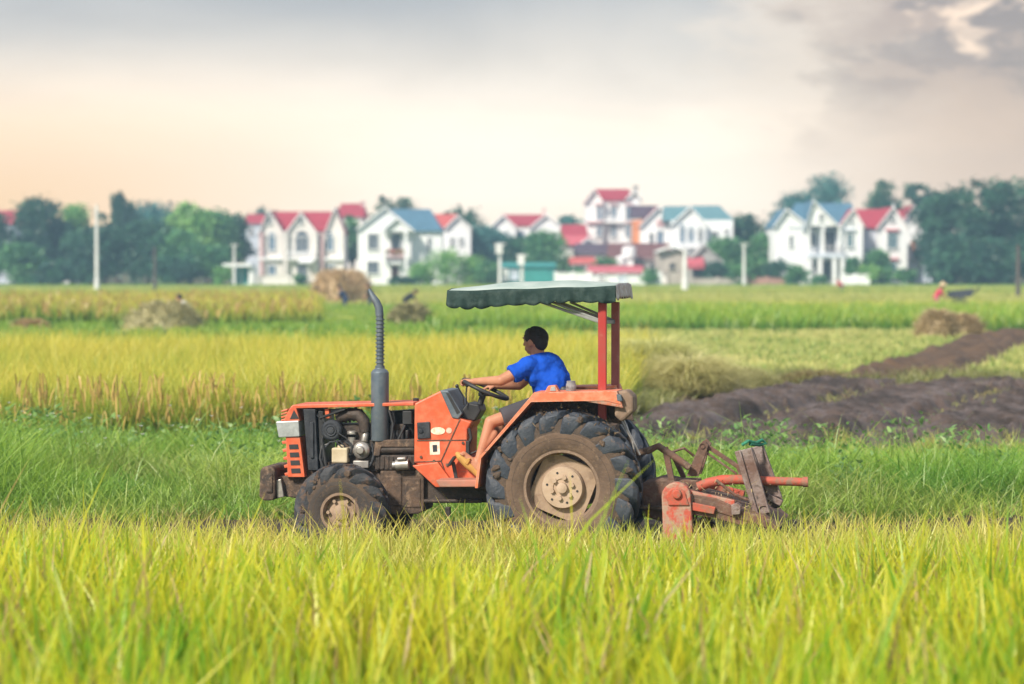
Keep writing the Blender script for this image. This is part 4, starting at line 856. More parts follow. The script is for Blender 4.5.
# trunk inside the shirt
b.chain([J['chest'], J['waist'], J['hip']], [.105, .10, .12])
for s in (-.07, .07): b.chain([J['chest']+Vector((0, s, 0)), J['hip']+Vector((0, s, 0))], [.09, .105])
b.chain([shL, J['neck']+Vector((.01, 0, -.06)), shR], [.058, .08, .058])
b.chain([shL, elL, wrL], [.056, .044, .029]); b.chain([shR, elR, wrR], [.056, .044, .029])
def hand(b, wr, palm_dir, rim_dir, side):
    """palm leaves the wrist along palm_dir; fingers curl over the rim, thumb from the palm's side"""
    pd = palm_dir.normalized(); sd = Vector(side).normalized(); dn = pd.cross(sd).normalized(); dn = dn if dn.z < 0 else -dn
    c = wr+pd*.055
    for k in range(4): q = sd*(-.030+.020*k); b.caps(wr+q*.5, wr+pd*.085+q, .017, .013, 8)
    for k, l in enumerate((.9, 1.05, 1.0, .8)):
        q = sd*(-.032+.0215*k); p0 = wr+pd*.085+q; p1 = p0+(pd*.030+dn*.014)*l; p2 = p1+(pd*.002+dn*.028)*l; p3 = p2+(-pd*.018+dn*.008)*l
        b.chain([p0, p1, p2, p3], [.0105, .0098, .009, .0078], 8)
    t0 = wr+pd*.03+sd*.034; t1 = t0+pd*.03+sd*.022+dn*.012; t2 = t1+pd*.018+dn*.022-sd*.004
    b.chain([t0, t1, t2], [.014, .011, .009], 8)
hand(b, wrL, T3(463, 379.5, -.07)-wrL, uy, (.25, 1, 0)); hand(b, wrR, T3(487, 387, .16)-wrR, uy, (.25, -1, 0))
for kn, an, s in ((knL, anL, -1), (knR, anR, 1)):
    b.chain([J['hip']+Vector((0, s*.10, -.02)), kn, an], [.088, .050, .031]); b.caps(kn+Vector((.025, 0, -.1)), kn.lerp(an, .6)+Vector((.008, 0, 0)), .040, .030)
    heel = an+Vector((.03, 0, -.045)); toe = an+Vector((-.11, 0, .085)); b.chain([heel, toe], [.036, .028]); b.chain([an, toe], [.034, .026])
    for k in range(5): q = toe+Vector((0, s*(-.034+.017*k), 0)); b.caps(q, q+Vector((-.034+.003*k, 0, .008)), .011, .009, 8)
b.build('body', m_sk, dv, remesh=.0065, sm=3)
# shirt: shell over trunk, short sleeves with flat ends
b = MD()
b.chain([J['neck']+Vector((.012, 0, -.045)), J['chest']+Vector((.01, 0, 0)), J['waist'], J['hip']+Vector((-.01, 0, .05))], [.092, .132, .128, .135], 20)
for s in (-.085, .085): b.chain([J['chest']+Vector((.012, s, .03)), J['waist']+Vector((.01, s*1.05, 0)), J['hip']+Vector((0, s, .04))], [.108, .112, .118], 20)
b.chain([shL, J['neck']+Vector((.014, -.05, -.05)), J['neck']+Vector((.014, .05, -.05)), shR], [.077, .082, .082, .077], 18)
b.chain([T3(548, 368, 0), T3(555, 380, 0), T3(555, 394, 0)], [.13, .135, .13])
for s in (-.09, .09): b.chain([T3(546, 370, s*.7), T3(554, 381, s), T3(554, 394, s)], [.10, .115, .115])
for sh, e in ((shL, elL), (shR, elR)):
    b.tube([sh, sh.lerp(e, .30), sh.lerp(e, .62)], [.076, .076, .074], 18)
b.caps(shL+Vector((.04, .03, -.04)), shL+Vector((.05, .03, -.10)), .08, .08)
b.build('shirt', m_bl, dv, remesh=.008, sm=14)
shirt = [c for c in dv.children if c.name.startswith('shirt')][0]
tx = bpy.data.textures.new('folds', 'CLOUDS'); tx.noise_scale = .085; tx.noise_depth = 2
dm = shirt.modifiers.new('folds', 'DISPLACE'); dm.texture = tx; dm.strength = .032; dm.mid_level = .5
b = MD(); b.chain([J['hip']+Vector((0, -.09, 0)), J['hip']+Vector((0, .09, 0))], [.135, .135])
for kn, s in ((knL, -1), (knR, 1)): h0 = J['hip']+Vector((0, s*.10, -.02)); b.tube([h0, h0.lerp(kn, .5), h0.lerp(kn, .80)], [.112, .098, .088], 16)
b.build('shorts', m_sh, dv, remesh=.008, sm=3)
# hair cap
b = MD(); ell(b, hd+HV((.010, 0, .026)), .103, .083, .094); ell(b, hd+HV((.052, 0, -.012)), .060, .070, .070); ell(b, hd+HV((-.055, 0, .066)), .046, .062, .036, -.3)
for s in (-1, 1): ell(b, hd+HV((-.030, s*.066, .022)), .014, .012, .030)
for k in range(46):
    a = U(0, 2*PI); t = U(.0, 1.0); d = Vector((math.cos(a)*math.sin(t*1.5), math.sin(a)*math.sin(t*1.5)*.8, math.cos(t*1.5))); p = hd+HV((.010, 0, .026))+HV((d.x*.098, d.y*.098, d.z*.088)); b.caps(p, p+d*.005+Vector((-.012, 0, .002)), .010, .005, 6)
b.build('hair', m_hair, dv, remesh=.006, sm=1)
for s in (-1, 1):
    b = MD(); b.ball(hd+HV((-.083, s*.034, .004)), .009, 10, 8); b.build('eye', mat('dark_eye', (.03, .02, .015), None, 5, .2), dv, smooth=True)
for an, s in ((anL, -1), (anR, 1)):
    b = MD(); A, B = an+Vector((.062, 0, -.115)), an+Vector((-.175, 0, .10)); b.tube([A, A.lerp(B, .12), A.lerp(B, .35), A.lerp(B, .6), A.lerp(B, .85), B], [.014, .034, .032, .040, .036, .012], 12); [b.bar(an+Vector((-.06, q, .05)), an+Vector((-.085, q*.9, .01)), .03, .010, (0, 1, 0)) for q in (-.046, .046)]; b.bar(an+Vector((-.06, -.048, .052)), an+Vector((-.06, .048, .052)), .03, .010)
    b.build('sandal', m_sd, dv, bevel=.008)
# ================================================================== village
def plain(n, c, c2=None, sc=.6, r=.8, **k): return mat(n, c, c2 or tuple(v*.86 for v in c), sc, r, **k)
v_white = plain('white_render', (.80, .81, .83), (.73, .75, .78)); v_cream = plain('cream_render', (.74, .71, .69), (.66, .63, .62)); v_blue = plain('pale_blue_render', (.56, .62, .72))
v_pink = plain('rose_trim_paint', (.62, .42, .44)); v_grey = plain('grey_render', (.42, .41, .42), (.34, .33, .33)); v_conc = plain('bare_concrete', (.46, .42, .38), (.34, .30, .28), 1.2); v_orange = plain('orange_render', (.66, .26, .12))
v_dark = plain('dark_opening', (.05, .055, .07)); v_mauve = plain('grey_side_render', (.48, .50, .58))
def roofm(n, c): 
    return mat(n, c, tuple(v*.72 for v in c), 1.3, .7, fine=(6, tuple(min(1, v*1.15+.02) for v in c)))
r_red = roofm('red_roof_tiles', (.36, .03, .055)); r_or = roofm('orange_red_roof_tiles', (.50, .09, .08)); r_blue = roofm('blue_roof_sheet', (.07, .165, .25)); r_teal = roofm('teal_roof_sheet', (.11, .24, .28)); r_brown = roofm('dark_brown_roof_tiles', (.15, .06, .06)); r_purp = roofm('dark_purple_roof', (.085, .055, .085)); r_pinkr = roofm('pinkish_red_roof', (.50, .10, .13)); r_grn = roofm('green_teal_sheet', (.03, .26, .25)); r_dblue = roofm('slate_blue_roof', (.13, .2, .32))
w_frame = plain('window_frame_white', (.74, .75, .76)); w_glass = mat('window_glass', (.02, .04, .07), (.035, .06, .10), 1, .25, spec=.3); w_teal = mat('teal_window_glass', (.03, .10, .14), (.04, .13, .17), 1, .25, spec=.3); w_brown = plain('brown_door', (.12, .05, .05)); w_blue = mat('blue_window_glass', (.05, .12, .22), (.07, .15, .26), 1, .25, spec=.3)
def WX(px, Y): return (px-512)/F*Y
def WZ(py, Y): return W(512, py, Y).z
class House:
    """pixel-measured facade, built as solid volumes at its real distance"""
    def __init__(s, name, label, px0, px1, Y, depth=9, cat='house', group='village houses beyond the paddies'):
        s.Y, s.D = Y, depth
        s.r = thing(name, (WX((px0+px1)/2, Y), Y+depth/2, 0), label, cat, group)
    def wall(s, px0, px1, pt, m=v_white, dy=0, depth=None, pb=None, name='wall'):
        Y = s.Y+dy; d = depth or s.D-max(dy, 0); b = MB(); x0, x1 = WX(px0, Y), WX(px1, Y); z1 = WZ(pt, Y); z0 = 0 if pb is None else WZ(pb, Y)
        b.box(((x0+x1)/2, Y+d/2, (z0+z1)/2), (x1-x0, d, z1-z0)); return b.build(name, m, s.r)
    def gable(s, px0, pxp, px1, pe, pp, m=v_white, rm=r_red, dy=0, depth=None, pb=None, over=1.4, th=.15, wall=True, trim=v_white, pe1=None):
        """wall with a gable towards us and two roof slopes running back"""
        Y = s.Y+dy; d = depth or s.D-max(dy, 0); x0, x1, xp = WX(px0, Y), WX(px1, Y), WX(pxp, Y); ze, zp = WZ(pe, Y), WZ(pp, Y); ze1 = ze if pe1 is None else WZ(pe1, Y)
        z0 = 0 if pb is None else WZ(pb, Y)
        if wall: b = MB(); b.prism([(x0, z0), (x1, z0), (x1, ze1), (xp, zp-.1), (x0, ze)], Y, Y+d); b.build('wall', m, s.r)
        ov = over*Y/F; b = MB(); t = MB()
        for xa, za in ((x0, ze), (x1, ze1)):
            dx, dz = xa-xp, za-zp; k = 1+ov/abs(dx); xe, ze_ = xp+dx*k, zp+dz*k
            b.prism([(xp, zp), (xe, ze_), (xe, ze_+th), (xp, zp+th)], Y-.25, Y+d+.2)
            t.prism([(xp, zp-.03), (xe, ze_-.03), (xe, ze_+th+.03), (xp, zp+th+.03)], Y-.45, Y-.26)
        r = b.build('roof', rm, s.r); q = t.build('barge_board', trim, None); q.parent = r; off = ORG[s.r.name]; q.data.transform(Matrix.Translation(-off)); return r
    def ridge(s, px0, px1, pe, pp, rm=r_red, dy=0, depth=None, in0=0, in1=0, m=None, ends=True, th=.2):
        """roof with its ridge across the view; in0,in1 = hip insets in px"""
        Y = s.Y+dy; d = depth or s.D-max(dy, 0); x0, x1 = WX(px0, Y), WX(px1, Y); r0, r1 = WX(px0+in0, Y), WX(px1-in1, Y); ze, zp = WZ(pe, Y), WZ(pp, Y+d/2)
        vs = [(x0, Y-.3, ze), (x1, Y-.3, ze), (x1, Y+d+.3, ze), (x0, Y+d+.3, ze), (r0, Y+d/2, zp), (r1, Y+d/2, zp)]
        b = MB(); b.add(vs, [(0, 1, 5, 4), (2, 3, 4, 5), (1, 2, 5), (3, 0, 4), (3, 2, 1, 0)]); 
        o = b.build('roof', rm, s.r)
        if m is not None:
            w = MB(); w.prism([(0, 0)], 0, 0) if False else None
            for xa, sg in ((x0, 1), (x1, -1)):
                w.add([(xa, Y, 0), (xa, Y+d, 0), (xa, Y+d, ze), (xa, Y+d/2, zp-.05), (xa, Y, ze), (xa+sg*.2, Y, 0), (xa+sg*.2, Y+d, 0), (xa+sg*.2, Y+d, ze), (xa+sg*.2, Y+d/2, zp-.05), (xa+sg*.2, Y, ze)], [(0, 1, 2, 3, 4), (9, 8, 7, 6, 5), (0, 5, 6, 1), (1, 6, 7, 2), (2, 7, 8, 3), (3, 8, 9, 4), (4, 9, 5, 0)])
            w.build('wall', m, s.r)
        return o
    def win(s, px, py, w, h, dy=0, g=w_glass, fr=w_frame, bars=1, lintel=None, name='window', arch=False):
        Y = s.Y+dy; x, z = WX(px, Y), WZ(py, Y); ww, hh = w*Y/F, h*Y/F; b = MB(); t = .12
        for sx_ in (-1, 1): b.box((x+sx_*(ww/2+t/2), Y-.06, z), (t, .2, hh+2*t))
        b.box((x, Y-.06, z+hh/2+t/2), (ww, .2, t)); b.box((x, Y-.08, z-hh/2-t/2), (ww+.3, .3, t))
        for k in range(bars): b.box((x-ww/2+ww*(k+1)/(bars+1), Y-.05, z), (.07, .12, hh))
        o = b.build(name, fr, s.r); p = MB(); p.box((x, Y-.012, z), (ww, .05, hh))
        if arch:
            n = 10; p.prism([(x+ww/2*math.cos(PI*k/n), z+hh/2+t+ww/2*math.sin(PI*k/n)*.8) for k in range(n+1)], Y-.05, Y+.01)
        q = p.build('pane', g, None); q.data.transform(Matrix.Translation(-ORG[s.r.name])); q.parent = o
        if lintel: l = MB(); l.box((x, Y-.15, z+hh/2+.32), (ww+.5, .4, .2)); l.build('lintel', lintel, s.r)
        return o
    def slab(s, px0, px1, pt, pb, m=v_white, dy=0, out=.5, name='balcony'):
        Y = s.Y+dy; x0, x1 = WX(px0, Y), WX(px1, Y); z1, z0 = WZ(pt, Y), WZ(pb, Y); b = MB(); b.box(((x0+x1)/2, Y-out/2-.005, (z0+z1)/2), (x1-x0, out, z1-z0)); return b.build(name, m, s.r)
    def rail(s, px0, px1, pt, pb, m=v_grey, dy=0, out=.9):
        Y = s.Y+dy; x0, x1 = WX(px0, Y), WX(px1, Y); z1, z0 = WZ(pt, Y), WZ(pb, Y); b = MB(); n = max(3, int((x1-x0)/.35))
        b.box(((x0+x1)/2, Y-out/2, z0-.08), (x1-x0, out, .16)); b.box(((x0+x1)/2, Y-out, z1), (x1-x0, .1, .1))
        for k in range(n+1): b.box((x0+(x1-x0)*k/n, Y-out, (z0+z1)/2), (.07, .07, z1-z0))
        return b.build('balcony', m, s.r)
    def cols(s, pxs, pt, pb=None, m=v_white, dy=0, out=1.0, w=.35):
        Y = s.Y+dy; z1 = WZ(pt, Y); z0 = 0 if pb is None else WZ(pb, Y)
        for px in pxs: b = MB(); b.box((WX(px, Y), Y-out, (z0+z1)/2), (w, w, z1-z0)); b.box((WX(px, Y), Y-out, z1-.12), (w+.16, w+.16, .2)); b.box((WX(px, Y), Y-out, z0+.12), (w+.16, w+.16, .24)); b.build('column', m, s.r)
    def tank(s, px, pt, pb, m=v_grey, dy=2, w=8):
        Y = s.Y+dy; b = MB(); x = WX(px, Y); z1, z0 = WZ(pt, Y), WZ(pb, Y); b.box((x, Y, (z0+z1)/2), (w*Y/F, 1, z1-z0)); b.box((x, Y, z1), (w*Y/F+.2, 1.2, .15)); b.build('chimney', m, s.r)
# H1 cream villa with twin gables
h = House('villa', 'cream two storey villa with twin front gables and red roof, left of the haystack', 258, 343, 300)
h.wall(259, 343, 232, v_cream); h.ridge(262, 341, 231, 211.5, r_red, in0=8, in1=6)
h.gable(259, 269.5, 283, 233, 211.5, v_cream, r_red, dy=-1.2, depth=6, trim=v_white); h.gable(288, 301, 315, 231, 213.5, v_cream, r_red, dy=-1.5, depth=6); h.gable(326, 335, 343.5, 231, 208.5, v_cream, r_red, dy=-1.0, depth=6)
for px in (269.5, 301): h.win(px, 221, 3, 5, -1.5 if px > 290 else -1.2, w_glass, bars=0)
h.win(272, 243, 6, 14, -1.2, w_blue, arch=True); h.win(302, 245, 12, 16, -1.5, w_glass, bars=2, arch=True); h.win(330, 243, 6, 14, -1.0, w_blue, arch=True); h.win(320, 244, 4, 16, 0, w_blue)
h.win(272, 270, 7, 9, -1.2, w_blue); h.win(302, 271, 9, 13, -1.5, w_glass); h.win(331, 270, 7, 10, -1.0, w_blue)
h.slab(258, 284, 257.5, 260, v_white, -1.2); h.slab(322, 344, 257.5, 260, v_white, -1.0); h.rail(288, 316, 252, 258.5, v_white, -1.5); h.cols((286, 316), 232, None, v_cream, -1.5, .5); h.cols((262, 322), 233, None, v_pink, -1.2, .3)
b = MB(); x = WX(306, 296); b.box((x, 296.4, WZ(260.5, 296)), (1.5, 2.2, .14), Matrix.Rotation(.2, 3, 'X')); b.build('awning', v_white, h.r)
# small red roofs behind H1
h = House('house', 'small white house with red roof half hidden behind the left end of the cream villa', 243, 262, 330, 8); h.wall(246, 263, 223, v_blue); h.ridge(242, 264, 224, 214, r_red, in0=3, in1=2); h.win(251, 231, 4, 6, 0)
h = House('house', 'tall cream house with red roof rising behind the right end of the cream villa', 335, 364, 325, 10); h.wall(338, 362, 216, v_cream); h.ridge(335, 365, 217, 203.5, r_red, in0=4, in1=3); h.win(345, 229, 4, 10, 0, w_glass); h.win(354, 229, 4, 8, 0); h.tank(363, 202, 212, v_pink, 4, 3)
# H2 white house with blue roof
h = House('house', 'bright white house with blue roof, brown door and flower balcony, right of the haystack', 357, 442, 293, 10)
h.gable(358, 385.5, 411, 229, 208, v_white, r_blue, depth=9); h.wall(405, 442, 231, v_white, 1.2, 8); h.ridge(388, 443, 231, 209, r_blue, dy=1.0, depth=9, in0=2, in1=14)
h.gable(383, 397, 413, 231, 219, v_white, r_dblue, dy=-1.1, depth=3, pb=231.5)
h.cols((384.5, 406), 231, None, v_white, -1.1, .2, .3)
h.win(373, 241.5, 9, 15, 0, w_glass); h.win(373, 267.5, 10, 12, 0, w_glass); h.win(396, 243, 9, 19, 0, w_glass, name='balcony_door'); h.win(395, 273, 7.5, 15, 0, w_brown, bars=0, name='door'); h.win(429, 244, 2.5, 12, 1.2, w_glass, bars=0); h.rail(384, 406, 251, 256, v_pink, 0, 1.1); h.slab(386, 402, 262, 264, v_white, 0, .9, 'canopy_slab')
b = MB()
for k in range(14): b.ball((WX(386+k*1.4, 292), 292-.15+.1*(k % 2), WZ(252.5, 292)+.1*(k % 3)), .2, 6, 4)
b.build('flower_box', plain('red_flowers', (.45, .05, .09), (.1, .2, .05), 3), h.r)
# H3
h = House('house', 'white gabled house with orange red roof behind the blue roofed house', 426, 470, 312, 10); h.wall(436, 470, 228, v_white); h.ridge(424, 462, 228, 214, r_or, in0=2, in1=5, depth=9); h.gable(446, 457.5, 470.5, 228, 216.5, v_white, r_or, dy=-.5, depth=8); h.win(461, 241, 3, 6, -.5, w_glass); h.win(452, 241, 3, 6, -.5, w_glass)
# H4
h = House('house', 'low wide white house with a long red roof, left of the tall villa', 488, 562, 330, 12); h.wall(492, 562, 228, v_white); h.ridge(500, 550, 226, 214.5, r_red, in0=1, in1=2, depth=12); h.gable(490, 503, 516, 228, 216, v_white, r_red, dy=-.8, depth=8); h.gable(530, 546, 563, 228, 215.5, v_white, r_red, dy=-.6, depth=8); h.win(519, 237, 9, 12, 0, w_blue, bars=2); h.win(546, 236, 4, 7, -.6); h.win(500, 236, 4, 8, -.8, w_blue); h.tank(544, 209, 219, v_pink, 5, 2)
# H5 tall villa
h = House('villa', 'tallest pale three storey villa with red roof and rose coloured lintels', 587, 640, 318, 11)
h.wall(588, 639, 201, v_white); h.ridge(594, 632, 200.5, 189, r_red, in0=2, in1=1); h.gable(586, 594, 602, 201.5, 190, v_white, r_red, dy=-.8, depth=7); h.wall(627.5, 639.5, 197, v_white, -1.0, 6); h.gable(626.5, 634, 641, 199, 192, v_white, r_purp, dy=-1.0, depth=6, wall=False)
for px in (599, 613.5, 628): h.win(px, 213.5, 4.5, 13, -.8 if px < 602 else (-1.0 if px > 627 else 0), w_blue, lintel=v_pink, arch=False); h.win(px, 231, 4.5, 12, -.8 if px < 602 else (-1.0 if px > 627 else 0), w_blue, lintel=v_pink)
h.slab(586, 602, 221, 223, v_pink, -.8); h.slab(604, 622, 221, 223, v_white, 0, .8); h.rail(604, 622, 217.5, 221.5, v_white, 0, .8); h.tank(635.5, 186, 197, v_grey, 1, 4)
# H5b
h = House('house', 'low house with stacked rose red roofs at the left foot of the tall villa', 562, 594, 310, 9, ); h.wall(563, 592, 236, v_pink); h.ridge(561, 588, 236, 224.5, r_red, in0=1, in1=1); h.ridge(563, 594, 245, 235.5, r_pinkr, dy=-3, depth=5, in1=5); h.gable(580, 588, 597, 245, 238.5, v_white, r_pinkr, dy=-3.4, depth=5); h.wall(563, 594, 245, v_cream, -2.8, 4)
# H6
h = House('house', 'narrow white gabled house with an orange side wall, right of the tall villa', 632, 673, 306, 10); h.gable(640, 658.5, 673, 226, 207.5, v_white, r_red, depth=9, pe1=222); h.wall(634, 642, 220, v_orange, 1, 7); h.ridge(632, 660, 218, 205.5, r_purp, dy=3, depth=7); h.win(660, 237, 6, 12, 0, w_blue, lintel=None); h.win(660, 223.5, 5, 3, 0, v_pink, v_pink, bars=0, arch=True, name='arch_panel'); h.win(651, 238, 3, 10, 0, w_glass, bars=0); h.slab(640, 673, 246, 248.5, v_cream, 0)
# H7 teal
h = House('house', 'wide white house with teal roofs and arched windows, right of the orange walled house', 670, 733, 300, 11); h.wall(671, 733, 220, v_white); h.ridge(664, 694, 221, 206, r_teal, in0=2, in1=2, dy=.5); h.ridge(690, 734, 220, 205.5, r_teal, in0=2, in1=11, dy=.3); h.gable(671, 690, 706, 225, 207.5, v_white, r_teal, dy=-1.3, depth=6); h.win(682, 235, 5, 15, -1.3, w_blue, arch=True); h.win(691, 236, 5, 12, -1.3, w_blue, arch=True); h.win(700, 236, 4, 12, -1.3, w_glass, arch=True); h.win(715, 236, 4, 9, 0); h.win(726, 232, 3, 6, 0); h.slab(672, 706, 246, 248, v_white, -1.3, .8); h.win(688, 262, 9, 10, -1.3, w_glass)
# low roofs in front
h = House('outbuilding', 'long low house with a dark brown tiled roof below the tall villa', 610, 672, 297, 8); h.wall(612, 668, 258, v_grey); h.ridge(606, 674, 260, 243, r_brown, in0=4, in1=4); h.win(640, 268, 10, 8, 0, v_dark, v_grey, 0); h.win(655, 268, 10, 10, 0, v_dark, v_grey, 0)
h = House('outbuilding', 'low house with a dark purple roof in front of the stacked red roofs', 576, 612, 300, 8); h.wall(578, 610, 253, v_grey); h.ridge(574, 614, 254, 243.5, r_purp, in0=2, in1=2); h.win(592, 262, 6, 6, 0, v_dark, v_grey, 0)
h = House('shed', 'pale shed with a pinkish red sheet roof in the middle of the village edge', 589, 644, 288, 6, 'shed'); h.wall(590, 643, 272, v_white); h.ridge(588, 645, 273, 265.5, r_pinkr, in0=1, in1=1); h.win(602, 278, 6, 5, 0, v_grey, v_white, 0); h.win(622, 279, 8, 8, 0, v_blue, v_white, 0, name='door')
h = House('shed', 'small shed with an orange roof half hidden by the tractor canopy', 570, 598, 294, 5, 'shed'); h.wall(572, 597, 263, v_cream); h.ridge(569, 598, 264, 257, r_or, in0=1, in1=3); h.win(582, 268, 4, 5, 0, v_dark, v_grey, 0)
h = House('shed', 'teal green sheet metal shed beside the two white poles', 501, 556, 288, 7, 'shed'); h.wall(502, 555, 266, r_grn); h.ridge(500, 557, 267, 262.5, r_grn, in0=1, in1=1); h.win(514, 275, 6, 8, 0, v_blue, v_blue, 1); h.win(505, 275, 4, 10, 0, v_white, v_white, 0, name='door')
h = House('outbuilding', 'bare concrete house end wall without roof tiles, behind the thick white pole', 657, 688, 291, 7); h.wall(657, 687, 250, v_conc); h.gable(657, 672, 687, 252, 247, v_conc, v_grey, dy=-.3, depth=6, wall=False); h.win(672, 266, 5, 6, 0, v_dark, v_conc, 0); h.win(664, 279, 6, 9, 0, v_cream, v_conc, 0, name='door')
h = House('outbuilding', 'grey gabled barn with a dark opening and red awning, right of the thick white pole', 688, 722, 291, 7); h.gable(688, 704, 722, 262, 246, v_grey, v_grey, depth=7, trim=v_grey); h.win(703, 274, 22, 17, 0, v_dark, v_grey, 0, name='door'); b = MB(); b.box((WX(695, 290), 290, WZ(262, 290)), (1.9, 2.0, .12), Matrix.Rotation(.45, 3, 'X')); b.box((WX(695, 290), 289.2, WZ(266.5, 290)), (1.9, .08, .5)); b.build('awning', r_pinkr, h.r)
# H9 right white house with blue roof
h = House('villa', 'large white villa with blue roof, blank left wing and columned porch', 774, 862, 290, 11)
h.gable(774.5, 786, 808, 226, 210, v_white, r_blue, depth=10); h.wall(806, 842, 226, v_white, .5, 9); h.ridge(788, 860, 228, 203, r_blue, dy=.2, depth=10, in0=12, in1=3)
h.gable(805, 812.7, 838, 227, 201.5, v_white, r_blue, dy=-1.0, depth=7, pb=226); h.gable(840, 853, 862.5, 226, 210, v_white, r_red, dy=-.6, depth=8)
h.win(790.5, 241, 2.5, 10, 0, w_glass, bars=0); h.win(779.5, 260, 3, 5, 0, w_glass, bars=0); h.win(813.5, 240, 5.5, 13, .5, w_glass); h.win(829, 241, 11, 20, .5, v_dark, v_blue, 1, name='balcony_door'); h.win(849.5, 240, 6, 14, -.6, w_teal, lintel=v_blue); h.win(820.5, 217, 3, 5, -1.0, w_glass, bars=0); h.win(851, 221, 2.5, 4, -.6, w_glass, bars=0)
h.slab(806, 841, 253.5, 257.5, v_blue, .5, 2.2); h.rail(822, 840, 246.5, 253, v_grey, .5, 2.0); h.cols((807.5, 818, 832, 840), 257, None, v_white, .5, 1.9, .4); h.win(826, 271, 9, 20, .5, w_glass, name='door'); h.win(813, 269, 5, 11, .5, w_glass); h.win(850, 262, 5, 9, -.6, w_glass); h.cols((806.5, 821, 838), 227, 254, v_white, .5, 1.4, .32)
# H10
h = House('house', 'white house with red roof and tall teal window beside the blue roofed villa', 860, 909, 296, 10); h.wall(860, 879, 229, v_mauve, .6, 9); h.ridge(857, 897, 228, 209, r_red, dy=.5, depth=9, in0=2, in1=3); h.gable(877, 892.5, 907, 228, 208, v_white, r_red, dy=-.5, depth=9); h.win(892, 240.5, 9, 15, -.5, w_teal, lintel=r_pinkr); h.win(892, 266, 8, 8, -.5, w_teal, lintel=r_pinkr); h.win(891.5, 219, 4, 4, -.5, w_glass, bars=0, arch=True)
b = MB(); x = WX(892.5, 296); b.tube([(x, 295.4, WZ(209, 296)), (x, 295.4, WZ(203, 296))], [.16, .05], 6); b.build('finial', v_white, h.r)
h = House('house', 'narrow white house with an orange door, mostly behind the dark right hand trees', 898, 924, 306, 9); h.gable(905, 913.5, 922, 219, 206.5, v_white, r_red, depth=8); h.ridge(896, 910, 219, 210, r_red, dy=2, depth=6); h.wall(898, 923, 219, v_white, 1.5, 6); h.win(912.5, 246, 4.5, 11, 0, v_orange, v_white, 0, name='door'); h.rail(908, 924, 253, 258, v_pink, 0, .9); h.win(917, 232, 3, 7, 0)
h = House('house', 'distant house with a flat teal roof above the dark right hand trees', 916, 942, 335, 10); h.wall(917, 941, 214, v_blue); h.ridge(915, 943, 214.5, 209, r_teal, in0=3, in1=3); h.win(928, 222, 5, 7, 0)
h = House('house', 'pale blue house with a purple red roof cut by the left edge of the photo', -12, 13, 315, 10); h.wall(-12, 10, 223, v_blue); h.ridge(-14, 13.5, 224, 210.5, r_red, in0=2, in1=3); h.win(2, 236, 5, 8, 0, w_blue); h.win(4, 258, 5, 8, 0, w_blue)
h = House('house', 'scrap of a white house showing between the dark trees left of the concrete pole', 62, 72, 318, 6); h.wall(63, 71, 240, v_white); h.gable(62.5, 67, 71.5, 241, 237, v_white, r_purp, dy=-.3, depth=5); h.win(67, 250, 2.5, 5, -.3)
# gate pavilion, low walls
h = House('gatehouse', 'little white roadside shelter with a flat roof and teal doors, left of the cream villa', 228, 254, 288, 4, 'shelter', 'x'); del h.r['group']
h.wall(229, 234, 266, v_white); h.wall(249, 253.5, 266, v_white); h.slab(227, 255, 263.5, 266.5, v_white, 4, 4.6, 'roof'); h.win(241.5, 275, 14, 18, 1, r_grn, v_white, 1, name='door'); h.wall(234, 249, 266.5, v_blue, 1.1, 2, name='back_wall')
def lowwall(px0, px1, pt, Y, m, label):
    b = MB(); x0, x1 = WX(px0, Y), WX(px1, Y); z = WZ(pt, Y); b.box(((x0+x1)/2, Y, z/2), (x1-x0, .3, z)); b.box(((x0+x1)/2, Y, z+.05), (x1-x0+.1, .42, .1))
    n = max(2, int((x1-x0)/3))
    for k in range(n+1): b.box((x0+(x1-x0)*k/n, Y, z/2+.1), (.4, .46, z+.2))
    o = b.build('garden_wall', m, None, at=((x0+x1)/2, Y, 0)); return tag(o, label, 'wall', 'low walls along the village edge')
lowwall(556, 590, 273.5, 286.5, v_white, 'low white garden wall between the teal shed and the pink roofed shed')
lowwall(748, 785, 278.5, 287, plain('reddish_wall', (.42, .24, .2)), 'low reddish brick coloured wall left of the white villa')
lowwall(843, 868, 275.5, 286, v_white, 'low white wall in front of the red roofed house on the right')
lowwall(258, 345, 277, 287, v_cream, 'long cream garden wall along the front of the cream villa')
lowwall(644, 660, 274, 287, v_white, 'short white wall right of the pink roofed shed')
lowwall(690, 745, 279, 286.5, v_conc, 'long bare concrete wall right of the thick white pole')
def tankobj(px, pt, pb, Y, rr, label):
    b = MB(); x = WX(px, Y); z1, z0 = WZ(pt, Y), WZ(pb, Y); b.lathe([(.001, z0), (rr, z0), (rr*1.04, z0+.1), (rr, (z0+z1)/2), (rr, z1-.15), (rr*.5, z1), (.001, z1+.02)], (x, Y, 0), 18, 'z'); b.box((x, Y, z0/2), (rr*1.2, rr*1.2, z0)); o = b.build('water_tank', v_white, None, at=(x, Y, 0), smooth=True); tag(o, label, 'water tank')
tankobj(629, 246.5, 258, 296, .75, 'white water tank above the dark brown roof'); tankobj(620.5, 256, 265, 295.5, .5, 'smaller white water tank at the front edge of the dark brown roof')
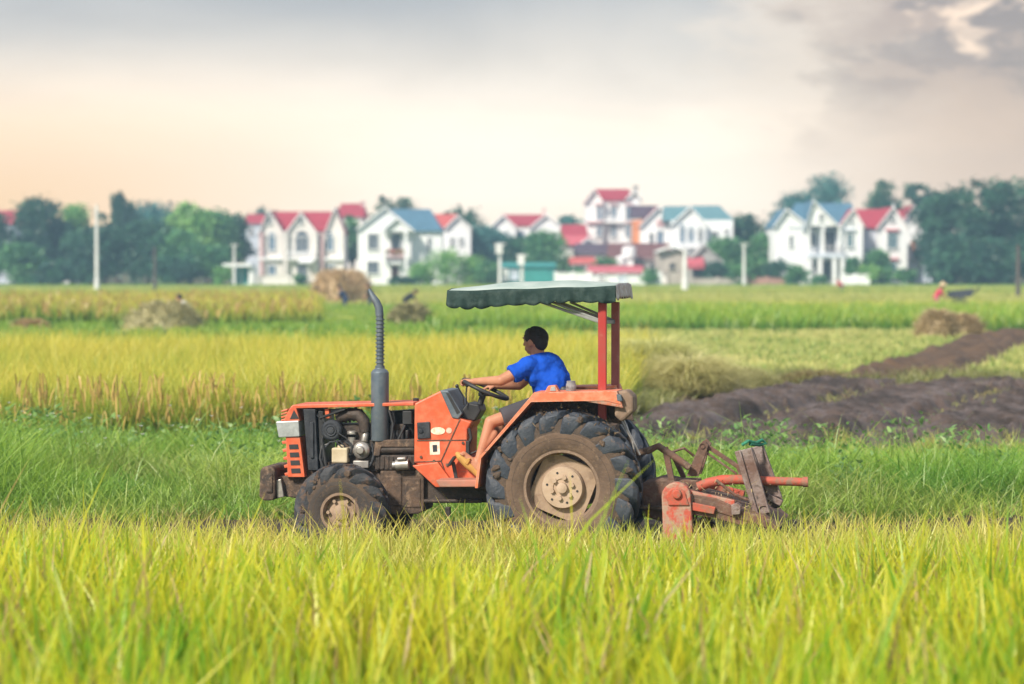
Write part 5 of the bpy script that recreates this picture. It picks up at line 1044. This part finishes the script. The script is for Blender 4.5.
# ------------------------------------------------------------------ poles
p_wh = plain('pale_concrete_pole', (.74, .74, .74), (.6, .6, .6)); p_dk = plain('dark_wood_pole', (.10, .085, .08))
def pole(px, pt, Y, r, m, label, extra=None):
    t = thing('utility_pole', (WX(px, Y), Y, 0), label, 'utility pole', 'poles in front of the village'); x = WX(px, Y); z = WZ(pt, Y)
    b = MB(); b.tube([(x, Y, 0), (x, Y, z*.5), (x, Y, z)], [r*1.15, r, r*.75], 12); b.build('pole', m, t, smooth=True)
    if extra == 'arms':
        b = MB(); b.box((x, Y-.12, z-.25), (.8, .09, .09)); b.build('crossarm', m, t)
        for s in (-.33, 0, .33): b = MB(); b.tube([(x+s, Y-.12, z-.19), (x+s, Y-.12, z+.05)], .05, 8); b.build('insulator', p_dk, t)
    if extra == 'box': b = MB(); b.box((x-.1, Y-.3, z-.6), (.7, .35, 1.0)); b.build('meter_box', p_wh, t); b = MB(); b.box((x, Y-.12, z-.12), (1.2, .1, .1)); b.build('crossarm', m, t)
    if extra == 'base': b = MB(); b.tube([(x, Y, 0), (x, Y, 1.0)], [r*1.5, r*1.4], 12); b.build('base', p_wh, t)
    return t
pole(97, 205, 236, .15, p_wh, 'tall pale concrete pole against the dark trees on the left', 'base')
pole(155, 247, 228, .12, p_dk, 'thin dark wooden pole right of the tall pale pole on the left')
pole(234.5, 243, 284, .13, p_wh, 'slim white pole rising from the little roadside shelter', 'arms')
pole(500, 243, 280, .16, p_wh, 'white pole with a meter box left of the teal shed', 'box')
pole(522, 254, 280, .16, p_wh, 'short white pole with a boxy top in front of the teal shed', 'box')
pole(685, 249, 226, .19, p_wh, 'thick white post standing in the paddy right of the canopy', 'base')
pole(744, 242.5, 282, .15, p_wh, 'white concrete pole left of the low reddish wall', 'arms')
pole(1018, 245, 180, .14, p_dk, 'dark pole at the far right edge before the dark trees')
# ------------------------------------------------------------------ trees
treeleaf = leafmat('tree_leaf', .22, .04); m_bark = mat('bark', (.10, .075, .06), (.06, .05, .04), 2, .9, bump=.4)
GREENS = dict(d=((.018, .075, .052), (.06, .19, .10)), m=((.04, .16, .07), (.14, .34, .11)), l=((.11, .30, .07), (.32, .55, .14)), b=((.03, .14, .14), (.08, .26, .22)))  # lightened, teal leaf tones also carry distance haze in the colour, b most
def tree(px, pt, w_, Y, tone, label, name='broadleaf_tree', pb=None, n=1500, gaps=.0, trunk_h=.3, nbl=None, ls=.34, cat_='tree', group='trees around the village', low=.12):
    """pixel sized crown: irregular clumps of leaf faces round tapered limbs"""
    x = WX(px, Y); H = WZ(pt, Y); cw = w_*Y/F; t = thing(name, (x, Y, 0), label, cat_, group)
    nb = nbl or max(9, int(10+cw*2.2)); cl = []
    base = H*low
    for k in range(nb):
        u = random.random(); zz_ = base+(H-base)*(.12+.82*u**.8); prof = math.sin(PI*min(1, .18+.80*(zz_-base)/(H-base)))**.55
        a = random.uniform(0, 2*PI); rr = cw/2*prof*random.uniform(.25, .95); r0 = random.uniform(.8, 1.35)*min(cw, H)*.26
        cl.append((x+rr*.86*math.cos(a), Y+rr*.8*math.sin(a), min(zz_, H-r0*.75), r0))
    cl.append((x+random.uniform(-.12, .12)*cw, Y, H-min(cw, H)*.13, min(cw, H)*.15)); cl.append((x, Y, base+(H-base)*.45, min(cw, H)*.26))
    b = MB(); th = H*trunk_h; b.tube([(x, Y, 0), (x+.1, Y, th*.5), (x, Y+.1, th), (x, Y, H*.72)], [H*.030+.05, H*.024+.04, H*.018+.03, .03], 8)
    for c in cl[:10]: m_ = Vector((x, Y, max(th*.7, c[2]*.45))); q = Vector(c[:3]); b.tube([m_, m_.lerp(q, .5)+Vector((0, 0, .12*(q-m_).length)), q], [H*.011+.03, H*.007+.02, .02], 6)
    b.build('trunk', m_bark, t)
    per = max(30, int(n/len(cl))); P_, C_ = [], []; ca, cb = (np.array(v) for v in GREENS[tone])
    for c in cl:
        k = int(per*(c[3]/(min(cw, H)*.23))**1.6)+20; d = rng.normal(size=(k, 3)); d /= np.linalg.norm(d, axis=1)[:, None]; r = c[3]*(U(size=k)**.45)*(1+.35*rng.normal(size=k)*.6)
        P_.append(np.array(c[:3])+d*r[:, None]*np.array([1.15, 1.05, .85])); f = np.clip(random.uniform(-.1, .8)+U(-.3, .35, k), 0, 1)[:, None]; C_.append(ca*(1-f)+cb*f)
    Pn_, Cn = np.concatenate(P_), np.concatenate(C_); k_ = Pn_[:, 2] > .05
    if gaps: k_ &= (vnoise(Pn_[:, 0]*1.0, Pn_[:, 2], 1.1, 91) > gaps)
    Pn_, Cn = Pn_[k_], Cn[k_]; n_ = len(Pn_); s_ = U(.6, 1.3, n_)*ls
    V, Q_, C = blades(Pn_-np.array([x, Y, 0]), s_*U(-.4, .9, n_), s_*.85, U(0, 2*PI, n_), U(-1.4, 1.4, n_), U(0, .5, n_), Cn, Cn*1.06, 2, wprof='oval', power=1)
    o = npmesh('crown' if cat_ == 'tree' else 'foliage', V, Q_, C, treeleaf); o.parent = t; return t
TR = [
 (-8, 214, 40, 300, 'd', 'dark tree at the extreme left edge beside the pale blue house'),
 (38, 198, 48, 305, 'd', 'tall dark tree with a ragged flat top near the left edge'),
 (18, 246, 46, 292, 'm', 'low wide green tree at the left edge under the ragged dark tree'),
 (72, 206, 38, 312, 'l', 'light green tree between the ragged dark tree and the tall pale pole'),
 (118, 192, 46, 325, 'd', 'sparse topped tall tree just right of the tall pale pole'),
 (104, 226, 52, 296, 'd', 'round dark tree directly behind the tall pale pole'),
 (148, 222, 58, 296, 'd', 'broad dark tree behind the thin wooden pole'),
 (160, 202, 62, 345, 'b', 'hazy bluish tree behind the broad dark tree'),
 (190, 204, 50, 298, 'l', 'tall light green tree right of the thin wooden pole'),
 (213, 212, 42, 300, 'm', 'mid green tree right of the tall light green tree'),
 (236, 218, 34, 304, 'd', 'small round dark tree between the light trees and the roadside shelter'),
 (258, 209, 40, 350, 'b', 'hazy dark tree behind the small red roof left of the cream villa'),
 (50, 262, 50, 288, 'd', 'bushy low tree left of the tall pale pole'),
 (176, 258, 46, 289, 'd', 'bushy low tree right of the thin wooden pole'),
 (352, 216, 24, 312, 'm', 'narrow green tree squeezed between the cream villa and the white house'),
 (384, 196, 26, 345, 'd', 'dark tree top peeping above the gable of the white house'),
 (404, 194, 42, 348, 'd', 'spiky dark tree behind the blue roof'),
 (462, 203, 46, 340, 'd', 'dark feathery tree behind the orange red roof'),
 (480, 226, 40, 320, 'b', 'bluish green tree between the orange red roof and the long red roof'),
 (543, 233, 48, 298, 'm', 'round green tree in front of the long red roof'),
 (568, 216, 30, 345, 'b', 'small hazy tree left of the tall villa'),
 (516, 240, 36, 300, 'd', 'dark tree above the teal shed'),
 (655, 232, 22, 312, 'b', 'small bluish tree squeezed before the orange side wall'),
 (748, 216, 56, 305, 'd', 'dark tree right of the teal roofs'),
 (728, 240, 36, 296, 'm', 'low green tree below the right end of the teal roofs'),
 (764, 236, 34, 298, 'm', 'green tree beside the blank left wing of the white villa'),
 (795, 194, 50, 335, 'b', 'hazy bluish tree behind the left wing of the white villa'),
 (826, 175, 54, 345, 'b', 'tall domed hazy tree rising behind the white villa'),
 (884, 180, 42, 338, 'd', 'dark tree with a sky gap behind the red roof on the right'),
 (912, 184, 42, 340, 'd', 'leaning dark tree behind the finial house on the right'),
 (934, 200, 44, 300, 'd', 'dark tree beside the narrow house with the orange door'),
 (968, 178, 50, 290, 'd', 'tallest dark tree with a spiky top near the right edge'),
 (1000, 181, 56, 292, 'd', 'dark tree at the right edge behind the dark pole'),
 (1032, 179, 56, 292, 'd', 'dark tree cut by the right edge of the photo'),
 (950, 236, 50, 286, 'd', 'lower dark tree in front of the tallest one on the right'),
 (990, 240, 56, 285, 'd', 'lower broad dark tree near the right edge'),
 (1032, 236, 44, 284, 'd', 'lower dark tree in the right hand corner'),
 (134, 208, 56, 330, 'b', 'hazy tree filling the gap behind the sparse topped tree'),
 (82, 232, 46, 300, 'd', 'dark tree just left of the tall pale pole'),
 (206, 246, 50, 292, 'm', 'low spreading green tree left of the roadside shelter'),
 (178, 232, 40, 294, 'm', 'mid height green tree below the tall light green tree'),
 (56, 222, 44, 308, 'd', 'dark tree between the ragged flat topped tree and the light green tree'),
 (498, 234, 34, 325, 'b', 'bluish tree at the left end of the long red roof'),
 (900, 226, 30, 312, 'd', 'dark tree showing between the two red roofs on the right'),
 (976, 218, 60, 294, 'd', 'wide dark tree filling the middle of the right hand clump'),
 (944, 192, 44, 296, 'd', 'tall dark tree left of the tallest spiky tree on the right'),
 (946, 262, 44, 285, 'd', 'bushy dark tree at the left foot of the right hand clump'),
 (1010, 262, 50, 284, 'd', 'bushy dark tree below the dark pole at right'),
 (880, 252, 26, 289, 'm', 'small palm like green tree under the red roof on the right'),
]
for px, pt, w_, Y, tone, lab in TR:
    spiky = px in (118, 404, 462, 912, 968)
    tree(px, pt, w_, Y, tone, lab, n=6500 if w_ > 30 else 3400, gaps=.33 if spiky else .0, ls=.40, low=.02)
BU = [(300, 276, 20, 286, 'm', 'small shrub before the garden wall of the cream villa'), (420, 264, 34, 288, 'l', 'bright green bush left of the bigger light bush by the white house'), (446, 250, 52, 290, 'l', 'large light green bush right of the white house'), (472, 256, 40, 291, 'l', 'pale green bush below the bluish tree'), (400, 277, 34, 286, 'd', 'low dark hedge bush in front of the white house'), (488, 262, 26, 287, 'm', 'green bush just left of the white meter pole'), (575, 268, 20, 288, 'm', 'green shrub under the small orange roof'), (606, 258, 26, 293, 'm', 'shrub behind the pink roofed shed'), (796, 266, 36, 286, 'm', 'dark green bush under the blank left wing'), (776, 262, 30, 288, 'd', 'dark bush at the left corner of the white villa'), (870, 266, 30, 287, 'l', 'bright shrub in front of the red roofed house'), (905, 270, 34, 287, 'm', 'green shrub before the narrow house'), (738, 266, 30, 287, 'm', 'leafy bush by the white concrete pole'), (222, 268, 22, 287, 'l', 'light bush left of the roadside shelter'), (716, 262, 28, 288, 'd', 'dark bush at the end of the grey barn'), (853, 258, 18, 288, 'm', 'small tree like shrub by the porch of the white villa'), (820, 276, 22, 285, 'm', 'low shrub before the columned porch'), (650, 270, 18, 287, 'm', 'shrub at the corner of the pink roofed shed')]
for px, pt, w_, Y, tone, lab in BU: tree(px, pt, w_, Y, tone, lab, 'bush', n=1600, cat_='bush', group='bushes along the village edge', low=.0, trunk_h=.2, ls=.3)
# ------------------------------------------------------------------ straw heaps
def heap(px, pt, pb, w_, Y, label, c1, c2, name='straw_heap', n=2500, flat=1., bl=.45, wd=.05, cat_='straw heap', round_=2.0):
    x = WX(px, Y); H = WZ(pt, Y); R_ = w_/2*Y/F; b = MB(); nu, nv = 28, 9; vs = []; sd = random.random()*9
    def surf(a, v):
        r = R_*(1-v**round_)**.5 if v < 1 else 0; k = 1+.12*math.sin(3*a+sd)+.08*math.sin(5*a+2*sd); z = H*v*(1+.06*math.sin(4*a+sd))
        return Vector((r*k*math.cos(a), r*k*.9*math.sin(a), min(z, H)))
    for j in range(nv+1):
        for i in range(nu): vs.append(surf(2*PI*i/nu, j/nv))
    fs = [(j*nu+i, j*nu+(i+1) % nu, (j+1)*nu+(i+1) % nu, (j+1)*nu+i) for j in range(nv) for i in range(nu)]
    V = np.array([tuple(v) for v in vs]); C = mixc(c1, c2, U(size=len(V)))
    a, v = U(0, 2*PI, n), U(0, 1, n)**.8; Pp = np.array([tuple(surf(aa, vv)) for aa, vv in zip(a, v)]); f = U(size=n)
    B = blades(Pp, U(-.35 if name != 'cut_rice_heap' else -.05, .5, n)*bl, U(.6, 1.4, n)*wd, a+U(-1.2, 1.2, n), U(.3, 2.2, n), U(.2, 1.0, n), mixc(c1, c2, f), mixc(c1, c2, np.clip(f+.3, 0, 1)), 3, power=1.2)
    o = npmesh(name, *cat([(V, np.array(fs), C), B]), riceleaf if name == 'cut_rice_heap' else dry); o.location = (x, Y, 0); tag(o, label, cat_, 'heaps of straw on the fields'); return o
heap(340, 272, 304, 52, 160, 'tall rounded tan haystack in front of the cream villa', (.50, .37, .22), (.76, .60, .38), 'haystack', 4500, bl=1.0, wd=.12, cat_='haystack', round_=3.2)
heap(166, 303, 330, 74, 96, 'broad grey green straw heap beside the crouching worker in white', (.30, .29, .14), (.50, .45, .24), n=3500, bl=.6, wd=.06)
heap(30, 321, 331, 34, 97, 'small low tan straw heap at the left edge', (.38, .26, .13), (.52, .38, .2), n=1500, bl=.5, wd=.06)
heap(410, 305, 322, 42, 104, 'grey green straw heap below the dark figure bending right of the haystack', (.22, .22, .10), (.40, .36, .18), n=2200, bl=.6, wd=.07)
heap(937, 312, 342, 38, 87, 'larger of two pale straw heaps by the brown ploughed strip', (.36, .28, .15), (.60, .48, .28), n=3000, bl=.6, wd=.05)
heap(962, 316, 340, 38, 90, 'smaller pale straw heap, right of the larger one by the ploughed strip', (.34, .26, .14), (.56, .44, .25), n=2500, bl=.6, wd=.05)
heap(654, 354, 398, 54, 50, 'tall ragged heap of cut rice just right of the canopy posts', (.42, .46, .15), (.76, .74, .34), 'cut_rice_heap', 14000, bl=1.25, wd=.024, round_=1.0)
heap(690, 371, 401, 58, 48.6, 'lower slumped heap of cut rice at the left edge of the mud', (.42, .44, .16), (.76, .70, .36), 'cut_rice_heap', 12000, bl=1.2, wd=.024, round_=.9)
heap(735, 372, 398, 70, 52, 'low olive mound of cut rice along the far edge of the mud', (.30, .32, .10), (.56, .52, .24), 'cut_rice_heap', 6000, bl=.5, wd=.02)
heap(815, 374, 392, 60, 54, 'flatter brownish mound of cut rice right of the low olive mound', (.22, .19, .08), (.42, .34, .16), 'cut_rice_heap', 4000, bl=.4, wd=.022)
heap(275, 296, 300, 26, 185, 'small brown straw heap left of the tall haystack', (.34, .24, .13), (.5, .38, .2), n=900, bl=.7, wd=.1)
# ------------------------------------------------------------------ far workers and the cart
def cloth(n, c): return mat(n, c, None, 8, .85)
def worker(px, pt, Y, H, lean, face, label, shirt, legs, hat=None):
    """small far person: a single remeshed body bending by `lean` radians, facing +1 right / -1 left"""
    zt = WZ(pt, Y); x = WX(px, Y); t = thing('person', (x, Y, 0), label, 'person', 'field workers'); k = H/1.65
    hipz = max(.45, min(.88*k, zt-.62*k*math.cos(lean)-.1*k)); hip = Vector((x, Y, hipz)); up = Vector((math.sin(lean)*face, 0, math.cos(lean)))
    nk = hip+up*.50*k; hd_ = hip+up*.72*k+Vector((.03*face, 0, 0)); b = MB()
    b.chain([hip, hip+up*.3*k, nk], [.15*k, .15*k, .09*k]); b.caps(nk, hd_, .06*k, .06*k); b.ball(hd_, .115*k, 14, 10, (1, .85, 1.1)); b.caps(hd_+Vector((.11*face, 0, -.01)), hd_+Vector((.13*face, 0, -.03)), .02, .02)
    l = MB()
    for s in (-1, 1):
        sh = nk+Vector((0, s*.17*k, -.03)); e = sh+Vector((.14*face, s*.03, -.26))*k; w_ = e+Vector((.16*face, -s*.03, -.18))*k; b.chain([sh, e, w_], [.055*k, .045*k, .032*k]); b.caps(w_, w_+Vector((.07*face, 0, -.05))*k, .035*k, .025*k)
        hp = hip+Vector((0, s*.09*k, 0)); kn = hp.lerp(Vector((x, Y+s*.1*k, .05)), .5)+Vector((.10*face, 0, 0)); an = Vector((x-.05*face, Y+s*.11*k, .07)); b.chain([hp, kn, an], [.085*k, .06*k, .042*k]); b.chain([an, an+Vector((.16*face, 0, -.03))], [.045*k, .035*k]); l.chain([hp, kn, kn.lerp(an, .7)], [.105*k, .08*k, .065*k])
    b.build('body', m_sk, t, remesh=.024, sm=1)
    c = MB(); c.chain([hip+up*.02, hip+up*.3*k, nk-up*.03], [.175*k, .175*k, .13*k])
    for s in (-1, 1): sh = nk+Vector((0, s*.17*k, -.03)); c.chain([nk, sh, sh+Vector((.11*face, s*.02, -.2))*k], [.1*k, .085*k, .07*k])
    c.build('shirt', shirt, t, remesh=.024, sm=1); l.build('trousers', legs, t, remesh=.024, sm=1)
    if hat: q = MB(); q.lathe([(.27*k, -.02), (.15*k, .08*k), (.02, .2*k), (.001, .21*k)], hd_+Vector((0, 0, .07*k)), 18, 'z'); q.build('hat', hat, t, smooth=True)
    else: q = MB(); q.ball(hd_+Vector((-.02*face, 0, .035*k)), .118*k, 14, 10, (1.02, .92, 1.02)); q.build('hair', m_hair, t, smooth=True)
    return t
c_dk = cloth('dark_blue_cloth', (.03, .05, .11)); c_wh = cloth('white_cloth', (.72, .72, .72)); c_rd = cloth('red_pink_cloth', (.55, .06, .10)); c_bl = cloth('light_blue_cloth', (.45, .55, .68)); c_bk = cloth('black_cloth', (.025, .025, .03)); c_hat = cloth('straw_hat', (.62, .48, .28))
worker(190, 297.5, 100, 1.62, .55, -1, 'worker in a white shirt bending behind the broad straw heap', c_wh, c_bk)
worker(308, 294, 150, 1.6, .75, 1, 'bent worker in pale blue left of the tall haystack', c_bl, c_dk)
worker(346, 291, 146, 1.65, .5, -1, 'worker in dark blue standing against the foot of the tall haystack', c_dk, c_dk)
worker(371, 290, 150, 1.65, .15, -1, 'upright worker in black beside the right edge of the tall haystack', c_bk, c_dk)
worker(405, 292, 145, 1.6, .9, 1, 'dark clothed worker stooping over the grey green heap', c_bk, c_bk)
worker(936, 286, 150, 1.62, .5, 1, 'worker in red and pink with a pale hat beside the dark cart', c_rd, cloth('pink_cloth', (.6, .25, .25)), c_hat)
worker(842, 287, 230, 1.5, .7, -1, 'tiny distant worker in red near the white wall', c_rd, c_dk)
# dark handcart
xC, YC = WX(961, 146), 146
ct = thing('handcart', (xC, YC, 0), 'dark handcart tipped on the field beside the worker in red', 'cart'); m_ct = plain('dark_cart_metal', (.05, .055, .075), r=.6)
b = MB(); b.prism([(xC-.62, .55), (xC+.45, .62), (xC+.62, 1.02), (xC-.72, .88)], YC-.4, YC-.35); b.prism([(xC-.62, .55), (xC+.45, .62), (xC+.62, 1.02), (xC-.72, .88)], YC+.35, YC+.4); b.prism([(xC-.62, .55), (xC+.45, .62), (xC+.45, .66), (xC-.62, .59)], YC-.35, YC+.35); b.prism([(xC+.41, .62), (xC+.45, .62), (xC+.62, 1.02), (xC+.58, 1.02)], YC-.35, YC+.35); b.prism([(xC-.62, .55), (xC-.58, .55), (xC-.68, .88), (xC-.72, .88)], YC-.35, YC+.35); b.build('tray', m_ct, ct)
for s in (-1, 1): b = MB(); b.lathe([(.26, -.03), (.30, -.03), (.30, .03), (.26, .03)], (xC-.05, YC+s*.48, .30), 24, close=True); [b.bar((xC-.05, YC+s*.48, .30), (xC-.05+.27*math.cos(k*PI/3), YC+s*.48, .30+.27*math.sin(k*PI/3)), .02, .02, (0, 1, 0)) for k in range(6)]; b.build('wheel', m_ct, ct)
b = MB(); b.tube([(xC-.05, YC-.5, .30), (xC-.05, YC+.5, .30)], .03, 8); b.bar((xC-.05, YC-.3, .30), (xC-.05, YC-.3, .6), .05, .05); b.bar((xC-.05, YC+.3, .30), (xC-.05, YC+.3, .6), .05, .05); b.bar((xC+.45, YC-.3, .64), (xC+1.0, YC-.3, 1.1), .04, .04); b.bar((xC+.45, YC+.3, .64), (xC+1.0, YC+.3, 1.1), .04, .04); b.bar((xC-.4, YC, .0), (xC-.4, YC, .58), .05, .05); b.build('frame', m_ct, ct)
# ------------------------------------------------------------------ haze
hm = bpy.data.materials.new('haze_air'); hm.use_nodes = True; nt = hm.node_tree; nt.nodes.clear()
pv = nd(nt, 'ShaderNodeVolumePrincipled', Density=HAZE); pv.inputs['Color'].default_value = (.48, .76, 1, 1); pv.inputs['Anisotropy'].default_value = .15
ou = nd(nt, 'ShaderNodeOutputMaterial'); nt.links.new(pv.outputs[0], ou.inputs['Volume'])
b = MB(); b.box((0, 169, 7.4), (240, 386, 16.8)); o = b.build('haze', hm, None); tag(o, 'thin bluish evening haze over the fields', 'haze', kind='stuff')
